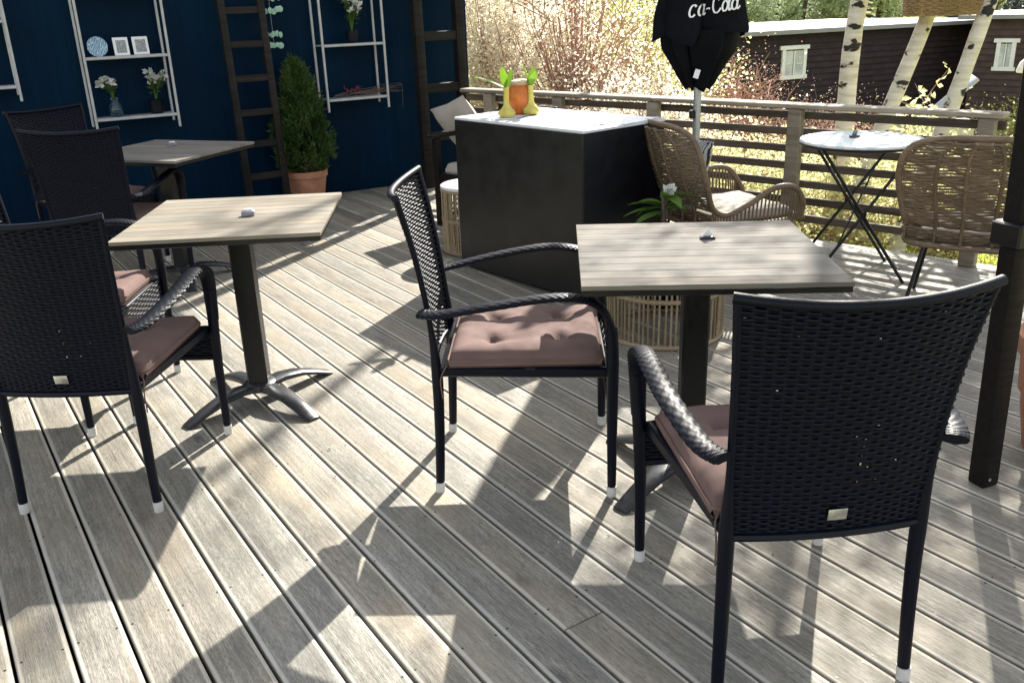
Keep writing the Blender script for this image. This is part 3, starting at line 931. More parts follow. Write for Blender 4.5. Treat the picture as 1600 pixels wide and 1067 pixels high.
def flowers(t, z0, spread, nb, h, seed, white=True, dx=0):
    r = random.Random(seed)
    mb = MB(); lf = MB(); fl = MB()
    for i in range(nb):
        a = r.uniform(0, 2 * pi); rr = r.uniform(.25, 1) * spread
        tip = Vector((dx + rr * cos(a), rr * sin(a) * .6 - .01, z0 + h * r.uniform(.45, 1)))
        mb.tube(catmull([(0, 0, z0 - .03), (tip.x * .4, tip.y * .4, z0 + (tip.z - z0) * .6), tip], 3), .0018, 5)
        for k in range(7):
            q = r.uniform(.3, 1)
            lf.leaf(Vector((tip.x * q, tip.y * q, z0 + (tip.z - z0) * q)), (r.uniform(-1, 1), r.uniform(-1, 1), r.uniform(-.2, .8)), (r.uniform(-1, 1), r.uniform(-1, 1), 1), .05, .02)
        for k in range(9):
            fl.leaf(tip + Vector((r.uniform(-.012, .012), r.uniform(-.012, .012), r.uniform(-.01, .012))), (r.uniform(-1, 1), r.uniform(-1, 1), r.uniform(-.4, 1)), (r.uniform(-1, 1), r.uniform(-1, .2), r.uniform(-.3, 1)), .042, .030)
    mb.build('stem', M['green'], t); lf.build('leaf', M['conifer'], t, smooth=False, kind='stuff'); fl.build('blossom', M['blossom_white'], t, smooth=False, kind='stuff')
M['blossom_white'] = mat_leaf('white_petals', [(.62, .62, .58), (.8, .8, .76)], .3, 20)
t = face_thing('flower_vase', 'blue glass vase of white flowers on the lower shelf', 'vase', -2.0, .10, .7772)
mb = MB(); mb.lathe([(.034, 0), (.042, .01), (.045, .05), (.034, .09), (.022, .115), (.026, .13)], 20, capt=False); mb.build('vase', M['vase_glass'], t)
flowers(t, .13, .13, 7, .14, 3, dx=-.05)
t = face_thing('flower_pot', 'dark pot of taller white flowers at the end of the lower shelf', 'vase', -1.72, .10, .7772)
mb = MB(); mb.lathe([(.035, 0), (.047, .01), (.052, .09), (.055, .10)], 20); mb.build('pot', M['plinth'], t)
flowers(t, .10, .10, 9, .22, 8, dx=.03)
t = face_thing('hanging_flower_pot', 'dark pot of white blossoms high on the right wall shelf', 'plant', -.16, .10, 1.1922)
mb = MB(); mb.lathe([(.03, 0), (.042, .01), (.05, .08), (.05, .09)], 20); mb.build('pot', M['plinth'], t)
flowers(t, .09, .085, 13, .30, 12)
# twig wreath
t = face_thing('twig_wreath', 'wreath of bare twigs with red berries on the right lower shelf', 'wreath', -.17, .12, .785)
r = random.Random(5)
for bi in range(22):
    mb = MB()
    a0 = r.uniform(-.3, .3)
    pts = []
    x0 = r.uniform(-.25, .1); L = r.uniform(.2, .45)
    for j in range(7):
        q = j / 6
        pts.append((x0 + L * q, -.02 + .05 * a0 * q + r.uniform(-.006, .006), .014 + .06 * q * ((bi * 7) % 5) / 4 + r.uniform(-.006, .008)))
    mb.tube(catmull(pts, 2), [.0034 * (1 - .6 * i / 12) for i in range(13)], 5); mb.build('twig', M['trunk'], t)
mb = MB()
mb.tube(catmull([(.22, -.03, .06), (.36, -.04, .075), (.38, -.045, .03), (.375, -.045, -.12)], 4), .002, 5)
mb.build('trailing_twig', M['trunk'], t)
mb = MB()
for i in range(26):
    c = (r.uniform(-.12, .02), r.uniform(-.06, .0), r.uniform(.01, .09)); mb.lathe([(.001, -.006), (.006, 0), (.001, .006)], 6, c)
M['berry'] = mat_plain('red_berry', (.22, .02, .02), .3, .2, 30)
mb.build('berries', M['berry'], t, kind='stuff')
# hanging green glass ornament
t = face_thing('glass_mobile', 'string of pale green glass discs hanging on the blue wall', 'ornament', -.80, .10, 1.18)
mb = MB(); mb.tube([(0, 0, .0), (0, 0, .9)], .0012, 5); mb.build('cord', M['silver'], t)
r = random.Random(2)
for z, n in ((.02, 5), (.10, 6), (.27, 7), (.36, 7)):
    for i in range(n):
        x = (i - (n - 1) / 2) * .026; rr = r.uniform(.016, .024)
        mb = MB(); mb.lathe([(.0, -.003), (rr * .8, -.003), (rr, 0), (rr * .8, .003), (0, .003)], 16)
        R_ = Matrix.Rotation(rad(90), 3, 'X'); mb.v = [tuple(R_ @ Vector(p)) for p in mb.v]
        o = mb.build('glass_disc', M['green_glass'], t); o.location = (x, r.uniform(-.02, .02), z + r.uniform(-.012, .012)); o.rotation_euler = (0, 0, r.uniform(-.6, .6))

# ---- dark ladder leaning on the wall
def ladder(label, sa, sb, off_b, off_t, ztop, rungs, pw, name='wooden_ladder', rh=.035, mat='ladder'):
    t = thing(name, label, 'ladder', wallp((sa + sb) / 2, 0, 0), WA)
    hw = (sb - sa) / 2
    for sx in (-1, 1):
        mb = MB(); mb.bar((sx * hw, -off_b, .0), (sx * hw, -off_t, ztop), pw, pw * 1.1, (0, 1, 0), .004); mb.build('rail', M[mat], t)
    for z in rungs:
        y = -off_b + (off_b - off_t) * z / ztop
        mb = MB(); mb.bbox((0, y - .002, z), (2 * hw - pw * .8, pw * .6, rh), .003); mb.build('rung', M[mat], t)
    return t
ladder('dark wooden ladder leaning on the blue wall beside the conifer', -1.195, -.905, .32, .16, 2.3, (.27, .51, .74, .985, 1.225, 1.46, 1.7, 1.94, 2.18), .05, rh=.05)
ladder('heavy dark post frame with cross bars at the end of the blue wall', .325, .70, .31, .27, 2.6, (.42, .81, 1.215, 1.62, 2.02), .075, 'post_frame', .075)

# ---- potted conifer
t = thing('potted_conifer', 'bushy dark green conifer in a terracotta pot by the blue wall', 'potted plant', (-1.60, 7.22, 0))
mb = MB(); mb.lathe([(.115, 0), (.125, .01), (.158, .20), (.168, .205), (.172, .25), (.16, .255), (.15, .235)], 32, capt=False); mb.build('pot', M['terracotta'], t)
mb = MB(); mb.lathe([(.152, .225), (.01, .235)], 24); mb.build('soil', M['soil'], t)
mb = MB(); mb.tube([(0, 0, .22), (.01, 0, .45), (0, .01, .7)], [.018, .012, .004], 8); mb.build('trunk', M['trunk'], t)
mb = MB(); r = random.Random(11)
for i in range(620):
    q = r.random() ** .85; z = .27 + .80 * q
    a = r.uniform(0, 2 * pi)
    R0 = .25 * (1 - q) ** .72 * min(1, .72 + q * 1.8) + .012
    R0 *= 1 + .38 * mnoise.noise(Vector((cos(a) * 1.6, sin(a) * 1.6, z * 4.5)))
    rr = R0 * (.55 + .45 * r.random() ** .5)
    c_ = Vector((rr * cos(a), rr * sin(a), z)); d0 = Vector((cos(a), sin(a), r.uniform(.5, 1.5))).normalized()
    sz = r.uniform(.7, 1.25)
    for j in range(20):
        off = Vector((r.gauss(0, .016), r.gauss(0, .016), r.gauss(0, .020))) * sz
        mb.leaf(c_ + off, d0 + Vector((r.uniform(-.7, .7), r.uniform(-.7, .7), r.uniform(-.3, .5))), (r.uniform(-1, 1), r.uniform(-1, 1), r.uniform(-1, 1)), r.uniform(.028, .052) * sz, .012)
for i in range(2500):
    q = r.random(); z = .26 + .75 * q; a = r.uniform(0, 2 * pi); rr = .16 * (1 - q) ** .8 * r.random() ** .5
    mb.leaf((rr * cos(a), rr * sin(a), z), (cos(a), sin(a), r.uniform(0, 1)), (r.uniform(-1, 1), r.uniform(-1, 1), r.uniform(-1, 1)), .06, .02)
mb.build('crown', M['conifer'], t, smooth=False)

# ================================================================= RATTAN FURNITURE
def make_rattan():
    t = thing('rattan_lounge_chair', 'x', 'chair', group='rattan lounge chairs by the railing')
    half = [(.255, .30, .375), (.295, .285, .45), (.312, .22, .535), (.314, .10, .545), (.302, -.03, .475), (.292, -.15, .43), (.300, -.235, .47), (.325, -.285, .58), (.338, -.325, .70), (.305, -.35, .80), (.20, -.37, .845), (0, -.385, .855)]
    path = catmull(half + [(-x, y, z) for x, y, z in half[-2::-1]], 5)
    mb = MB(); mb.tube(path, .0145, 10); mb.build('rim', M['rattan'], t)
    # back strands: between matching points of the rim from dip to crown
    pr = catmull(half[5:], 8)
    mb = MB()
    def rimx(z):
        for a, b in zip(pr[:-1], pr[1:]):
            if a.z <= z <= b.z:
                q = (z - a.z) / max(1e-6, b.z - a.z); p = a.lerp(b, q); return p.x, p.y
        return pr[0].x, pr[0].y
    zz = .375; k = 0
    while zz < .845:
        z = zz
        if z < .44: X, Y = .30 + (z - .375) * .2, -.20 - (z - .375) * .45
        else: X, Y = rimx(z)
        pts = []
        for i in range(17):
            u = -1 + 2 * i / 16
            off = .004 * cos(pi * (i + k))
            pts.append((u * X, Y - .075 * (1 - u * u) * (.6 + .5 * (z - .375)) + off, z + .003 * sin(i * 2.1 + k)))
        mb.tube(pts, .0054, 5); zz += .0118; k += 1
    mb.build('back_weave', M['rattan'], t, kind='stuff')
    for u in (-.55, -.2, .2, .55):
        mb = MB(); pts = []
        for i in range(9):
            z = .37 + .47 * i / 8
            X, Y = rimx(z) if z > .44 else (.31, -.22)
            pts.append((u * X * (1 if i < 8 else .98), Y - .075 * (1 - u * u) * (.6 + .5 * (z - .375)) - .002, z))
        mb.tube(pts, .0085, 7); mb.build('back_stake', M['rattan'], t)
    # seat ring + seat weave
    sr = [(.27, .30, .372), (.30, .1, .372), (.30, -.18, .372), (.20, -.29, .372), (-.20, -.29, .372), (-.30, -.18, .372), (-.30, .1, .372), (-.27, .30, .372), (0, .315, .372), (.27, .30, .372)]
    mb = MB(); mb.tube(catmull(sr, 4), .013, 8); mb.build('seat_ring', M['rattan'], t)
    mb = MB()
    for i in range(44):
        y = -.28 + .585 * i / 43; hw = .29 if y > -.18 else .29 - (-.18 - y) * .8
        mb.tube([(-hw, y, .368), (0, y, .362), (hw, y, .368)], .006, 5)
    mb.build('seat_weave', M['rattan'], t, kind='stuff')
    # arm side strands, vertical between rim and seat
    arm = catmull(half[0:7], 6)
    mb = MB()
    for sx in (-1, 1):
        for p in arm[1::1]:
            mb.tube([(sx * p.x, p.y, p.z), (sx * (p.x * .5 + .147), p.y, (p.z + .375) / 2), (sx * .297, p.y, .375)], .0048, 5)
    mb.build('arm_weave', M['rattan'], t, kind='stuff')
    for sx in (-1, 1):
        for sy in (-1, 1):
            mb = MB(); mb.tube([(sx * .21, sy * .19 + .01, .362), (sx * .27, sy * .27 + .01, 0)], .0085, 8); mb.build('leg', M['black_metal'], t)
        mb = MB(); mb.tube([(sx * .21, -.18, .352), (sx * .21, .20, .352)], .008, 8); mb.build('leg_rail', M['black_metal'], t)
    mb = MB(); mb.tube([(-.21, .2, .352), (.21, .2, .352)], .008, 8); mb.build('front_crossbar', M['black_metal'], t)
    mb = MB(); make_cushion(mb, .50, .50, .055, []); o = mb.build('seat_cushion', M['cream'], t, ang=60); o.location = (0, .02, .378)
    return t
rc = make_rattan()
rc.location = (1.13, 4.66, 0); rc.rotation_euler = (0, 0, rad(-14 - 90))
rc.rotation_euler = (0, 0, rad(-72)); rc['label'] = 'brown rattan lounge chair with floral pillow beside the closed parasol'
r2 = dup(rc, (2.17, 4.02, 0), rad(-30), 'brown rattan lounge chair seen from behind at the round bistro table')
# pillow on the first
def pillow(loc, rot, size, mat, label, t=.09, name='pillow'):
    mb = MB(); n = 14
    for sg in (1, -1):
        def f(u, v, sg=sg):
            x = (u - .5) * 2; y = (v - .5) * 2
            h = max(0, (1 - abs(x) ** 3) * (1 - abs(y) ** 3)) ** .55
            pin = 1 - .07 * (1 - abs(x)) * abs(y) - .07 * (1 - abs(y)) * abs(x)
            hh = h * t / 2 + (.006 * mnoise.noise(Vector((x * 2.5, y * 2.5, 1)))) * h
            p = Vector((x * size / 2 * pin, sg * hh, y * size / 2 * pin)); 
            return p
        if sg > 0: mb.grid(lambda u, v: f(1 - u, v), n, n)
        else: mb.grid(f, n, n)
    o = mb.build(name, mat, ang=180); o.location = loc; o.rotation_euler = rot
    return tag(o, label, 'pillow')
Rr = Matrix.Rotation(rad(-72), 3, 'Z')
pp = Rr @ Vector((0, -.215, .60)) + Vector((1.13, 4.66, 0))
pillow(pp, (rad(-14), 0, rad(-72)), .36, M['pillow_bw'], 'black and white floral pillow leaning in the rattan lounge chair')

def rattan_stool(loc, rr, h, label, mat):
    t = thing('rattan_stool', label, 'stool', loc, .2, 'rattan drum stools')
    for z in (.012, h * .52, h - .012):
        mb = MB(); mb.tube([(rr * cos(a * pi / 20), rr * sin(a * pi / 20), z) for a in range(41)], .011, 8, caps=False); mb.build('hoop', M[mat], t)
    for i in range(72):
        a = 2 * pi * i / 72 + random.uniform(-.012, .012); x, y = rr * cos(a), rr * sin(a)
        if i == 0:
            mb = MB(); mb.tube([(0, 0, 0.0), (0.002, 0.001, h * .5), (0, 0, h - .02)], .0052, 6); o = mb.build('cane', M[mat], t); me = o.data
        else:
            o = bpy.data.objects.new('cane', me); COL.objects.link(o); o.parent = t
        o.location = (x, y, .01); o.rotation_euler = (random.uniform(-.012, .012), random.uniform(-.012, .012), a)
    mb = MB(); mb.lathe([(rr - .004, h - .008), (rr + .008, h - .002), (rr + .008, h + .012), (rr - .002, h + .018)], 32); mb.build('top', M['white_top'], t)
    return t
rattan_stool((.70, 3.90, 0), .265, .42, 'brown rattan drum stool under and beyond the bleached right table', 'rattan_pale')
rattan_stool((-.215, 5.50, 0), .185, .40, 'rattan drum stool with white top beside the dark counter', 'rattan_pale')

# black armchair with a white pillow
t = thing('black_wooden_armchair', 'black wooden armchair with white pillow, half hidden by the dark counter', 'chair', (-.073, 6.21, 0), rad(136))
for sx in (-1, 1):
    for sy, h in ((-1, .60), (1, .60)):
        mb = MB(); mb.bbox((sx * .29, sy * .27, h / 2), (.045, .045, h), .004); mb.build('leg', M['post'], t)
    mb = MB(); mb.bbox((sx * .29, 0, .613), (.06, .66, .026), .004); mb.build('armrest', M['post'], t)
    mb = MB(); mb.bbox((sx * .29, 0, .33), (.03, .50, .05), .004); mb.build('side_rail', M['post'], t)
mb = MB(); mb.bbox((0, 0, .345), (.55, .56, .03), .004); mb.build('seat', M['post'], t)
for z in (.50, .62, .74):
    mb = MB(); mb.bbox((0, -.29 - (z - .5) * .2, z), (.55, .02, .07), .004); mb.build('back_slat', M['post'], t)
mb = MB(); make_cushion(mb, .50, .50, .08, []); o = mb.build('seat_cushion', M['cream'], t, ang=60); o.location = (0, 0, .361)
pillow(Vector((-.30, 6.40, .67)), (rad(-30), rad(18), rad(136)), .36, M['cream'], 'white pillow leaning in the black armchair beyond the dark counter', .13)

# ================================================================= BISTRO TABLE
t = thing('bistro_table', 'round bistro table with pale mosaic top and thin black folding legs', 'table', (1.865, 4.74, 0), rad(-10))
mb = MB(); mb.lathe([(.30, .700), (.310, .702), (.312, .712), (.308, .718), (.0, .719)], 48, capt=False); mb.build('tabletop', M['mosaic'], t)
mb = MB(); mb.tube([(.306 * cos(a * pi / 24), .306 * sin(a * pi / 24), .699) for a in range(49)], .008, 8, caps=False); mb.build('edge_ring', M['black_metal'], t)
for sy in (-1, 1):
    for sx in (-1, 1):
        mb = MB(); mb.tube([(sx * .225, sy * .20, .698), (-sx * .235, sy * .215, .0)], .0085, 8); mb.build('leg', M['black_metal'], t)
    mb = MB(); mb.lathe([(.016, -.012), (.016, .012)], 10); R_ = Matrix.Rotation(rad(90), 3, 'X'); mb.v = [tuple(R_ @ Vector(p) + Vector((0, sy * .208, .36))) for p in mb.v]; mb.build('pivot', M['black_metal'], t)
for x, z in ((-.225, .69), (.225, .69), (-.21, .07), (.21, .07)):
    mb = MB(); mb.tube([(x, -.2, z), (x, .2, z)], .006, 8); mb.build('stretcher', M['black_metal'], t)
mb = MB(); mb.tube([(-.11, -.2, .19), (.12, .2, .53)], .005, 8); mb.build('brace', M['black_metal'], t)
mb = MB(); mb.tube([(.11, -.2, .19), (-.12, .2, .53)], .005, 8); mb.build('brace', M['black_metal'], t)
t = thing('table_sign_holder', 'small dark holder on the pale round bistro table', 'sign holder', (1.84, 4.78, .7195), .4, 'small holders on the cafe tables')
mb = MB(); mb.bbox((0, 0, .006), (.05, .03, .012), .002); mb.build('base', M['base_metal'], t)
mb = MB(); mb.bbox((0, 0, .022), (.03, .005, .026), .001, Matrix.Rotation(.3, 3, 'X')); mb.build('card', M['vase_glass'], t)

# ================================================================= PARASOL
UX, UY = 1.125, 5.36
um = thing('closed_parasol', 'closed black parasol with white script lettering on a grey pole', 'parasol', (UX, UY, 0))
mb = MB(); mb.tube([(0, 0, .02), (0, 0, 2.55)], .022, 14); mb.build('pole', M['galv'], um)
mb = MB(); mb.lathe([(.25, 0), (.25, .045), (.22, .06), (.05, .065), (.04, .12), (.03, .13)], 28); mb.build('base', M['base_metal'], um)
mb = MB(); mb.bbox((-.03, -.012, .80), (.035, .03, .05), .006); mb.build('crank', M['black_metal'], um)
def canopy(prof, lobes, a0, depth, droop, cx=0.0, seed=0):
    """pleated cloth: each flap swings out, then folds sharply back in at its edge"""
    ctl = catmull([(r_, 0, z) for r_, z in prof], 5)
    def prad(v):
        t_ = v * (len(ctl) - 1); i = min(len(ctl) - 2, int(t_)); return ctl[i].lerp(ctl[i + 1], t_ - i)
    def fold(a, v):
        q = ((a - a0) * lobes / (2 * pi)); k = math.floor(q); q -= k
        q = q / .90 if q < .90 else (1 - q) / .10
        sw = q * q * (3 - 2 * q)
        sw = .35 * sw + .65 * q
        dk = depth * (.45 + .55 * (1 - v)) * (1 + .35 * sin(k * 2.7 + seed))
        return 1 - dk * (1 - sw), sw, k % lobes
    def pos(a, v):
        p = prad(v); f_, sw, k = fold(a, v)
        f_ += .035 * mnoise.noise(Vector((cos(a) * 3, sin(a) * 3, v * 6 + seed)))
        dr = droop[int(k) % len(droop)] * sw * max(0, 1 - v * 3.2)
        return Vector((cx + p.x * f_ * cos(a), p.x * f_ * sin(a) * .88, p.z - dr))
    m_ = MB(); m_.grid(lambda u, v: pos(2 * pi * u, v), 150, len(prof) * 4, wrapu=True)
    return m_, pos, prad
lo, _, _ = canopy([(.070, .955), (.095, .975), (.155, 1.07), (.215, 1.17), (.225, 1.27)], 6, rad(-60), .40, (.02, .0, .03), 0.0, 3)
lo.build('canopy_hem', M['canvas'], um, ang=50)
UP = [(.285, 1.262), (.280, 1.30), (.255, 1.42), (.21, 1.62), (.155, 1.95), (.10, 2.25), (.045, 2.46)]
up_, uppos, uprad = canopy(UP, 5, rad(-103), .34, (.015, .05, .03, .06, .075), .012, 1)
up_.build('canopy', M['canvas'], um, ang=50)
mb = MB(); mb.bbox((-.035, -.125, 1.035), (.03, .004, .05), .001, Matrix.Rotation(.3, 3, 'Y')); mb.build('care_label', M['paper'], um)
mb = MB(); mb.lathe([(.05, 2.44), (.03, 2.5), (.0, 2.56)], 14, capt=False); mb.build('finial', M['black_metal'], um)
# lettering painted on a panel: ribbon strokes lying just off the cloth, facing the camera side
def strokes():
    """script letters as polylines in (x,y) units of letter height"""
    S = []
    def arc(cx, cy, rx, ry, a0, a1, n=14): return [(cx + rx * cos(rad(a0 + (a1 - a0) * i / n)), cy + ry * sin(rad(a0 + (a1 - a0) * i / n))) for i in range(n + 1)]
    S.append(arc(-.05, .30, .22, .30, 40, 320)); x = .30
    S.append(arc(x + .2, .28, .2, .28, 60, 420)); S.append([(x + .42, .56), (x + .36, .2), (x + .44, 0), (x + .58, .1)]); x += .62
    S.append([(x, .27), (x + .2, .30), (x + .34, .25)]); x += .52
    S.append(arc(x + .40, .50, .36, .52, 35, 325, 18)); S.append([(x + .68, .80), (x + .52, .95), (x + .38, .78), (x + .50, .62)]); x += .80
    S.append(arc(x + .2, .26, .19, .26, 0, 360)); x += .40
    S.append([(x, .2), (x + .12, .6), (x + .26, 1.05), (x + .18, 1.15), (x + .08, .8), (x + .06, .2), (x + .14, 0), (x + .26, .1)]); x += .26
    S.append(arc(x + .2, .26, .19, .26, 60, 420)); S.append([(x + .42, .52), (x + .37, .18), (x + .45, 0), (x + .62, .14)])
    return S
pc = Vector((0, 0, 0))
mb = MB()
LH = .078
ub_ = MB()
def onto(a, z):
    lo_, hi_ = 0.0, .6
    for _ in range(26):
        mi = (lo_ + hi_) / 2
        if uppos(a, mi).z < z: lo_ = mi
        else: hi_ = mi
    p = uppos(a, lo_); d = Vector((cos(a), sin(a), .12)).normalized()
    return p + d * .006
for st in strokes():
    pts3 = catmull([(p[0] + .18 * p[1], p[1], 0) for p in st], 3)
    V = []; Fs = []
    N = len(pts3)
    for i, p in enumerate(pts3):
        d = (pts3[min(N - 1, i + 1)] - pts3[max(0, i - 1)])
        d = d.normalized() if d.length else Vector((1, 0, 0))
        nn = Vector((-d.y, d.x, 0)); wv = .030 + .038 * abs(d.y)
        for sg in (-1, 1):
            q = p + nn * wv * sg
            a = rad(-112) + (q.x * LH) / .255
            z = 1.338 + q.y * LH * 1.25 + .010 * q.x
            V.append(tuple(onto(a, z)))
    Fs = [(2 * i, 2 * i + 2, 2 * i + 3, 2 * i + 1) for i in range(N - 1)]
    mb.add(V, Fs)
mb.build('lettering', M['lettering'], um, smooth=False)

# ================================================================= POT PLANTS, POST, RIGHT EDGE
t = thing('flowering_pot_plant', 'leafy green plant with white flower between the counter and rattan chair', 'potted plant', (.76, 4.25, 0))
mb = MB(); mb.lathe([(.09, 0), (.10, .01), (.13, .22), (.135, .24), (.12, .235)], 24, capt=False); mb.build('pot', M['plinth'], t)
mb = MB(); mb.lathe([(.125, .21), (.01, .215)], 20); mb.build('soil', M['soil'], t)
r = random.Random(21)
for i in range(16):
    a = r.uniform(0, 2 * pi); el = r.uniform(.1, 1.1); L = r.uniform(.15, .21); b0 = Vector((0, 0, .50 + r.uniform(-.05, .06)))
    mb = MB(); d = Vector((cos(a) * cos(el), sin(a) * cos(el), sin(el) * .8))
    V = []; Fs = []
    sd = Vector((-sin(a), cos(a), 0))
    for j in range(7):
        q = j / 6; wv = .030 * sin(pi * min(1, .08 + q * .92)) + .001
        p = b0 + d * L * q + Vector((0, 0, -.07 * q * q))
        V += [p - sd * wv + Vector((0, 0, .006)), p, p + sd * wv + Vector((0, 0, .006))]
    for j in range(6): Fs += [(j * 3, j * 3 + 1, j * 3 + 4, j * 3 + 3), (j * 3 + 1, j * 3 + 2, j * 3 + 5, j * 3 + 4)]
    mb.add(V, Fs); mb.build('leaf', M['pot_leaf'] if 'pot_leaf' in M else M.setdefault('pot_leaf', mat_leaf('dark_green_leaf', [(.06, .13, .02), (.16, .27, .05)], .4, 6)), t)
mb = MB()
for i in range(4): mb.tube(catmull([(0, 0, .2), (r.uniform(-.03, .03), r.uniform(-.03, .03), .32), (r.uniform(-.05, .05), r.uniform(-.05, .02), .56)], 4), .006, 6)
mb.build('stem', M['trunk'], t)
mb = MB()
for i in range(22): mb.leaf((-.0 + r.uniform(-.01, .01), -.07, .595 + r.uniform(-.01, .01)), (r.uniform(-1, 1), r.uniform(-1, .3), r.uniform(-.4, 1)), (r.uniform(-1, 1), -1, r.uniform(-1, 1)), .035, .028)
mb.build('flower', M['blossom_white'], t, smooth=False)

t = thing('timber_post', 'black timber post with collar standing at the right picture edge', 'post', (1.440, 2.430, 0), rad(20))
mb = MB(); mb.bar((0, 0, .0), (-.064, .023, 2.5), .062, .062, (0, 1, 0), .005); mb.build('shaft', M['post'], t)
mb = MB(); mb.bbox((-.02, .007, .79), (.10, .10, .07), .006); mb.build('collar', M['black_metal'], t)
mb = MB(); mb.lathe([(.005, 0), (.005, .003)], 8); R_ = Matrix.Rotation(rad(90), 3, 'X'); mb.v = [tuple(R_ @ Vector(p) + Vector((-.012, -.0312, .03))) for p in mb.v]; mb.build('screw', M['plate'], t)
t = thing('terracotta_pot', 'terracotta pot just showing at the right edge behind the black post', 'pot', (1.812, 2.60, 0))
mb = MB(); mb.lathe([(.13, 0), (.142, .012), (.168, .16), (.170, .20), (.182, .21), (.19, .33), (.205, .34), (.208, .40), (.196, .408), (.185, .38)], 40, capt=False); mb.build('body', M['terracotta'], t)
mb = MB(); mb.lathe([(.186, .36), (.01, .37)], 24); mb.build('soil', M['soil'], t)

# ================================================================= BEYOND THE DECK
def aty(px, py, y):
    d = _fw + _rt * ((px - 800) / F_PX) + _up * ((533.5 - py) / F_PX)
    return Vector((0, 0, CAM_H)) + d * (y / d.y)

# ---- birches
def crown_leaves(m_, rnd, tips, per, spread, L, W):
    for tp in tips:
        for i in range(per):
            p = tp + Vector((rnd.gauss(0, spread), rnd.gauss(0, spread), rnd.gauss(0, spread * .8)))
            m_.leaf(p, (rnd.uniform(-1, 1), rnd.uniform(-1, 1), rnd.uniform(-1, .3)), (rnd.uniform(-1, 1), rnd.uniform(-1, 1), rnd.uniform(-1, 1)), L * rnd.uniform(.6, 1.2), W * rnd.uniform(.7, 1.2))
def birch(label, pa, pb, y, r0, h, seed, crown_r=1.3, per=15, ib=15, nb=26):
    A = aty(*pa, y); B = aty(*pb, y)
    d = (A - B); d = d / d.z
    gz = ground_z(B.x, B.y)
    base = B + d * (gz - B.z)
    t = thing('birch_tree', label, 'tree', base, 0, 'birches beyond the railing')
    rnd = random.Random(seed)
    mb = MB(); pts = []; rr = []
    n = 40
    for i in range(n + 1):
        z = -.1 + (h + .1) * i / n
        wob = Vector((mnoise.noise(Vector((z * .8, seed, 0))), mnoise.noise(Vector((z * .8, seed, 9))), 0)) * .05
        lean = d * z if z < 3 else d * 3 + Vector((d.x * .4 * (z - 3), d.y * .4 * (z - 3), z - 3))
        pts.append(Vector((lean.x, lean.y, z)) + wob)
        rr.append(r0 * (1 - .78 * i / n) * (1 + .10 * mnoise.noise(Vector((z * 6, seed, 4)))))
    mb.tube(pts, rr, 14, bump=lambda i, k: r0 * .07 * mnoise.noise(Vector((i * .9, k * .9, seed))))
    mb.build('trunk', M['birch'], t)
    mb = MB(); tips = []
    for b in range(nb):
        i = rnd.randint(ib, n - 1); p = pts[i]
        a = rnd.uniform(0, 2 * pi); L = crown_r * rnd.uniform(.5, 1.15) * (1.15 - .6 * i / n)
        e = p + Vector((cos(a) * L, sin(a) * L, L * rnd.uniform(.15, .7)))
        q = catmull([p, p.lerp(e, .5) + Vector((0, 0, .12)), e, e + Vector((cos(a) * .25, sin(a) * .25, -.35))], 4)
        mb.tube(q, [.022 * (1 - .85 * j / len(q)) for j in range(len(q))], 6)
        tips += [q[j] for j in range(3, len(q))]
        for tw in range(4):
            s0 = q[rnd.randint(4, len(q) - 1)]; a2 = rnd.uniform(0, 2 * pi)
            e2 = s0 + Vector((cos(a2) * .4, sin(a2) * .4, rnd.uniform(-.35, .25)))
            mb.tube([s0, s0.lerp(e2, .5) + Vector((0, 0, .05)), e2], [.007, .005, .002], 4); tips += [e2, s0.lerp(e2, .5)]
    mb.build('branches', M['trunk'], t)
    lf = MB(); crown_leaves(lf, rnd, tips, per, .14, .045, .034)
    lf.build('crown', M['birch_leaf'], t, smooth=False)
    return t
birch('birch trunk standing nearest the white house window, almost upright', (1347, 0), (1325, 150), 7.6, .088, 7.2, 1)
birch('birch trunk leaning right below the woven basket', (1447, 20), (1392, 165), 7.3, .074, 7.0, 2)
birch('birch trunk leaning right, rightmost beside the basket', (1546, 10), (1487, 165), 6.9, .070, 6.8, 3)

birch('added birch behind the closed parasol, its unseen crown dappling the left table', (1094, 0), (1092, 150), 10.5, .085, 8.6, 4, .8, 2, 31, 7)  # invented tree out of sight, sparse crown placed to dapple the left table

# ---- basket
c = aty(1477, 24, 7.15)
t = thing('woven_basket', 'brown woven basket hanging among the birch trunks', 'basket', c)
BR = .305
mb = MB()
k = 0
for i in range(15):
    z = .010 + .0155 * i; rr_ = BR * (.97 + .03 * i / 14)
    pts = [((rr_ + .006 * cos(22 * a * 2 * pi / 88 + pi * (i % 2))) * cos(a * 2 * pi / 88), (rr_ + .006 * cos(22 * a * 2 * pi / 88 + pi * (i % 2))) * sin(a * 2 * pi / 88), z) for a in range(89)]
    mb.tube(pts, .0085, 5, caps=False)
mb.build('weave', M['basket'] if 'basket' in M else M.setdefault('basket', mat_wood('basket_willow', (.20, .125, .05), (.50, .34, .16), .6, xs=6, ys=30, knots=False)), t, kind='stuff')
for i in range(22):
    a = 2 * pi * i / 22
    mb = MB(); mb.tube([(BR * .97 * cos(a), BR * .97 * sin(a), 0), (BR * cos(a), BR * sin(a), .25)], .007, 6); mb.build('stake', M['basket'], t)
mb = MB(); mb.lathe([(BR * .96, .002), (BR * .96, .012)], 36); mb.build('bottom', M['basket'], t)
mb = MB(); mb.tube([(BR * cos(a * pi / 20), BR * sin(a * pi / 20), .25) for a in range(41)], .014, 8, caps=False); mb.build('rim', M['basket'], t)
mb = MB(); mb.tube(catmull([(-BR, 0, .25), (-BR * .5, 0, .55), (0, 0, .68), (BR * .5, 0, .55), (BR, 0, .25)], 5), .013, 8); mb.build('handle', M['basket'], t)
